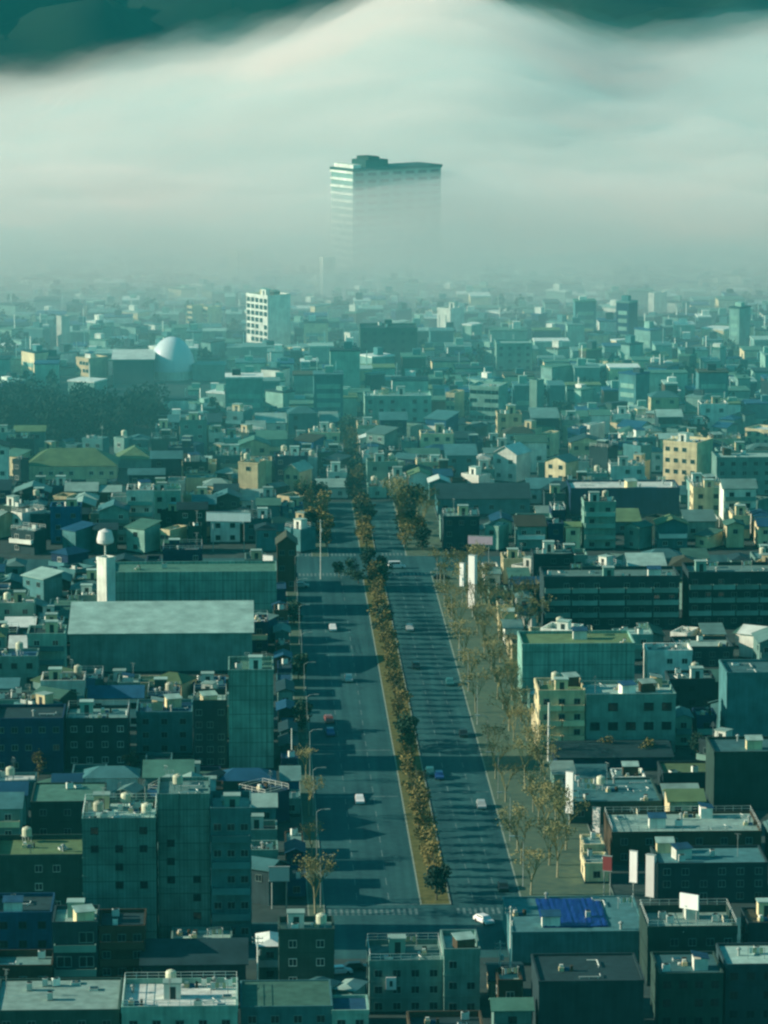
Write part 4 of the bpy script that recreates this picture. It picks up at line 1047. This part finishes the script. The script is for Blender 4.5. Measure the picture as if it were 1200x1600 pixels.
# ------------------------------------------------------------------ labels that single each one out
ORD = ['first','second','third','fourth','fifth','sixth','seventh','eighth','ninth','tenth','eleventh','twelfth','thirteenth','fourteenth','fifteenth','sixteenth','seventeenth','eighteenth','nineteenth','twentieth']
def ordn(k):
    if k < 20: return ORD[k]
    t = ['twenty','thirty','forty','fifty','sixty','seventy','eighty','ninety'][min((k+1)//10-2, 7)]; u = (k+1) % 10
    return {20:'twentieth',30:'thirtieth',40:'fortieth',50:'fiftieth',60:'sixtieth',70:'seventieth',80:'eightieth',90:'ninetieth'}[k+1] if u == 0 else t+'-'+ORD[u-1]
LAND = [(r['short'], P(r['o'].location + Vector((0,0,r['h'])))) for r in THINGS if r['short']]
FL = {1:'one-storey', 2:'two-storey', 3:'three-storey', 4:'four-storey'}
RK = {'gable_x':'pitched', 'gable_y':'gabled', 'hip':'hipped', 'shed':'sloping', 'flat':'flat'}
buckets = {}
for r in fillers:
    px, py = P(r['o'].location + Vector((0,0,r['h'])))
    best = min(LAND, key=lambda l: math.hypot((l[1][0]-px), (l[1][1]-py)*1.6))
    dx, dy = px-best[1][0], (py-best[1][1])*1.6
    rel = ('right of' if dx > 0 else 'left of') if abs(dx) > abs(dy) else ('below' if dy > 0 else 'above')
    buckets.setdefault((best[0], rel), []).append((math.hypot(dx, dy), r))
for (lm, rel), L_ in buckets.items():
    L_.sort(key=lambda t: t[0])
    for k, (_, r) in enumerate(L_):
        extra = f"{r['rcol']} {RK[r['roof']]} roof"
        place = f"{ordn(k)} house {rel} {lm}" if len(L_) > 1 else f"just {rel} {lm}"
        r['o']['label'] = f"{r['tone']} house with {extra}, {place}"
        r['o']['group'] = 'houses of the town'
by = {}
for t, kind, where in PLANTS: by.setdefault(where, []).append((t, kind))
for where, L_ in by.items():
    if where == 'yard':
        for t, kind in L_:
            px, py = P(t.location); best = sorted(LAND, key=lambda l: math.hypot(l[1][0]-px, (l[1][1]-py)*1.6)); t['_d'] = math.hypot(best[0][1][0]-px, best[0][1][1]-py); t['_l'] = best[0][0]
        g_ = {}
        for t, kind in L_: g_.setdefault(t['_l'], []).append((t['_d'], t, kind))
        for lm, q in g_.items():
            q.sort(key=lambda e: e[0])
            for k, (_, t, kind) in enumerate(q): t['label'] = f"{kind} {'nearest to' if k == 0 else ordn(k)+' nearest to'} {lm}"
        for t, kind in L_: del t['_d']; del t['_l']
        continue
    if 'crossing' in where: L_.sort(key=lambda e: P(e[0].location)[0])
    else: L_.sort(key=lambda e: e[0].location.y)
    for k, (t, kind) in enumerate(L_):
        t['label'] = f"{kind} by the big crossing, {ordn(k)} from the left" if 'crossing' in where else f"{kind} in the {where} of the right pavement, {ordn(k)} from the near end" if 'row' in where else f"{kind} on the {where} of the avenue, {ordn(k)} counted from its near end"
al = {}
for o, where in LAMPS:
    if seen(o, [o.location+Vector((a,0,c)) for a in (0,.05,-.05) for c in (2,3,4,5,6,7,8,8.5)]): al.setdefault(where, []).append(o)
    else: kill(o)
for where, L_ in al.items():
    L_.sort(key=lambda o: o.location.y)
    for k, o in enumerate(L_): o['label'] = f"tall pale street lamp on the {where}, {ordn(k)} from the near end"
seen_labels = {}
for o in bpy.data.objects:
    if o.parent is None and 'label' in o and o.get('kind') is None:
        l = o['label']; n = len(l.split())
        if l in seen_labels or not 4 <= n <= 16: print('LABEL', n, l)
        seen_labels[l] = o
# ------------------------------------------------------------------ air: the haze over the town and the fog bank beyond it
def interp(xs, ys, x):
    return float(np.interp(x, xs, ys))
# crest of the fog as seen in the photograph: column -> row
CREST_X = [-900, -300, 0, 100, 200, 300, 400, 500, 560, 640, 760, 830, 880, 930, 1000, 1100, 1200, 1500, 2100]
CREST_Y = [ 300,  270, 235, 185, 140, 104, 62, 26, 8, -12, -10, 12, 105, 150, 128, 118, 110, 60, 90]      # the dense bank
VEIL_Y  = [ 230,  170, 128, 108, 92, 74, 46, 22, 6, -12, -14, 2, 34, 66, 72, 52, 28, 0, 60]              # the thin fog above it
def crest_height(X, Y, rows):
    px, _ = P((X, Y, 60)); py = sum(interp(CREST_X, rows, px+o) for o in (-75, -45, -15, 15, 45, 75))/6
    return at_y(600, py, Y).z
Y_CREST = 2600.0
def fog_top(X, Y, front, seed, lift, clift):
    ridge = crest_height(X*Y_CREST/max(Y, 1200), Y_CREST, CREST_Y if seed == 1 else VEIL_Y)
    t = sstep(front, Y_CREST, Y)
    h = 4 + 37*sstep(front, front + 160, Y) + (ridge - 41)*sstep(front + 200, Y_CREST, Y)
    g = sstep(front, front+300, Y)
    h += nz(X, Y, 300, seed)*20*t + nz(X, Y*1.4, 110, seed + 3)*17*g + nz(X, Y*1.5, 60, seed + 5, 2)*7*g
    h += lift + (clift-lift)*sstep(1900, 2450, Y)
    if seed > 10: h += nz(X, Y, 70, seed + 8)*12*g
    return max(h, 0.5)
def fog_shell(name, front, dens, seed, lift, clift, nx=170, ny=130, col=(0.99, 0.965, 0.965), back=2700):
    vs = []; fs = []
    ys = [front + (back-front)*j/ny for j in range(ny+1)]
    for j, Y in enumerate(ys):
        for i in range(nx+1):
            X = -650 + 1600*i/nx
            Yw = Y + nz(X, 0, 180, seed+9)*45*(1 - j/ny)
            edge = min(1, i/4, (nx-i)/4, j/3.0, (ny-j)/10)
            vs.append((X, Yw, 1.0 + fog_top(X, Yw, front, seed, lift, clift)*edge))
    n = len(vs)
    vs += [(x, y, 0.9) for x, y, z in vs]
    W = nx+1
    for j in range(ny):
        for i in range(nx):
            a = j*W+i; fs.append((a, a+1, a+W+1, a+W)); fs.append((n+a, n+a+W, n+a+W+1, n+a+1))
    for i in range(nx):
        fs.append((i, n+i, n+i+1, i+1)); b = ny*W+i; fs.append((b, b+1, n+b+1, n+b))
    for j in range(ny):
        a = j*W; fs.append((a, a+W, n+a+W, n+a)); b = j*W+nx; fs.append((b, n+b, n+b+W, b+W))
    o = mesh_obj(name, vs, fs, [vol_mat('fog', col, dens, 0.25)])
    o['kind'] = 'stuff'; return o
FOG = [  # front, density, seed, lift
    (1525, 0.0150, 1, -2, -3), (1462, 0.0036, 2, 2, -2), (1330, 0.0014, 3, 5, -2), (1010, 0.0011, 4, 12, 3),
    (1950, 0.0016, 11, -4, -8), (1980, 0.0013, 12, -3, -5), (2000, 0.0011, 13, -2, -2), (2020, 0.0009, 14, -1, 1), (2050, 0.0006, 15, 0, 4)]
for k, (fr, de, se, li, cl) in enumerate(FOG):
    fog_shell('fog_bank', fr, de, se, li, cl, col=(0.22, 0.78, 0.81) if k == 3 else (0.999, 0.932, 0.900))
haze = box_obj('haze', -2600, 2900, -200, 6000, -3, 720, [vol_mat('haze', (0.06, 0.80, 0.84), 0.00005, 0.0)])
haze['kind'] = 'stuff'
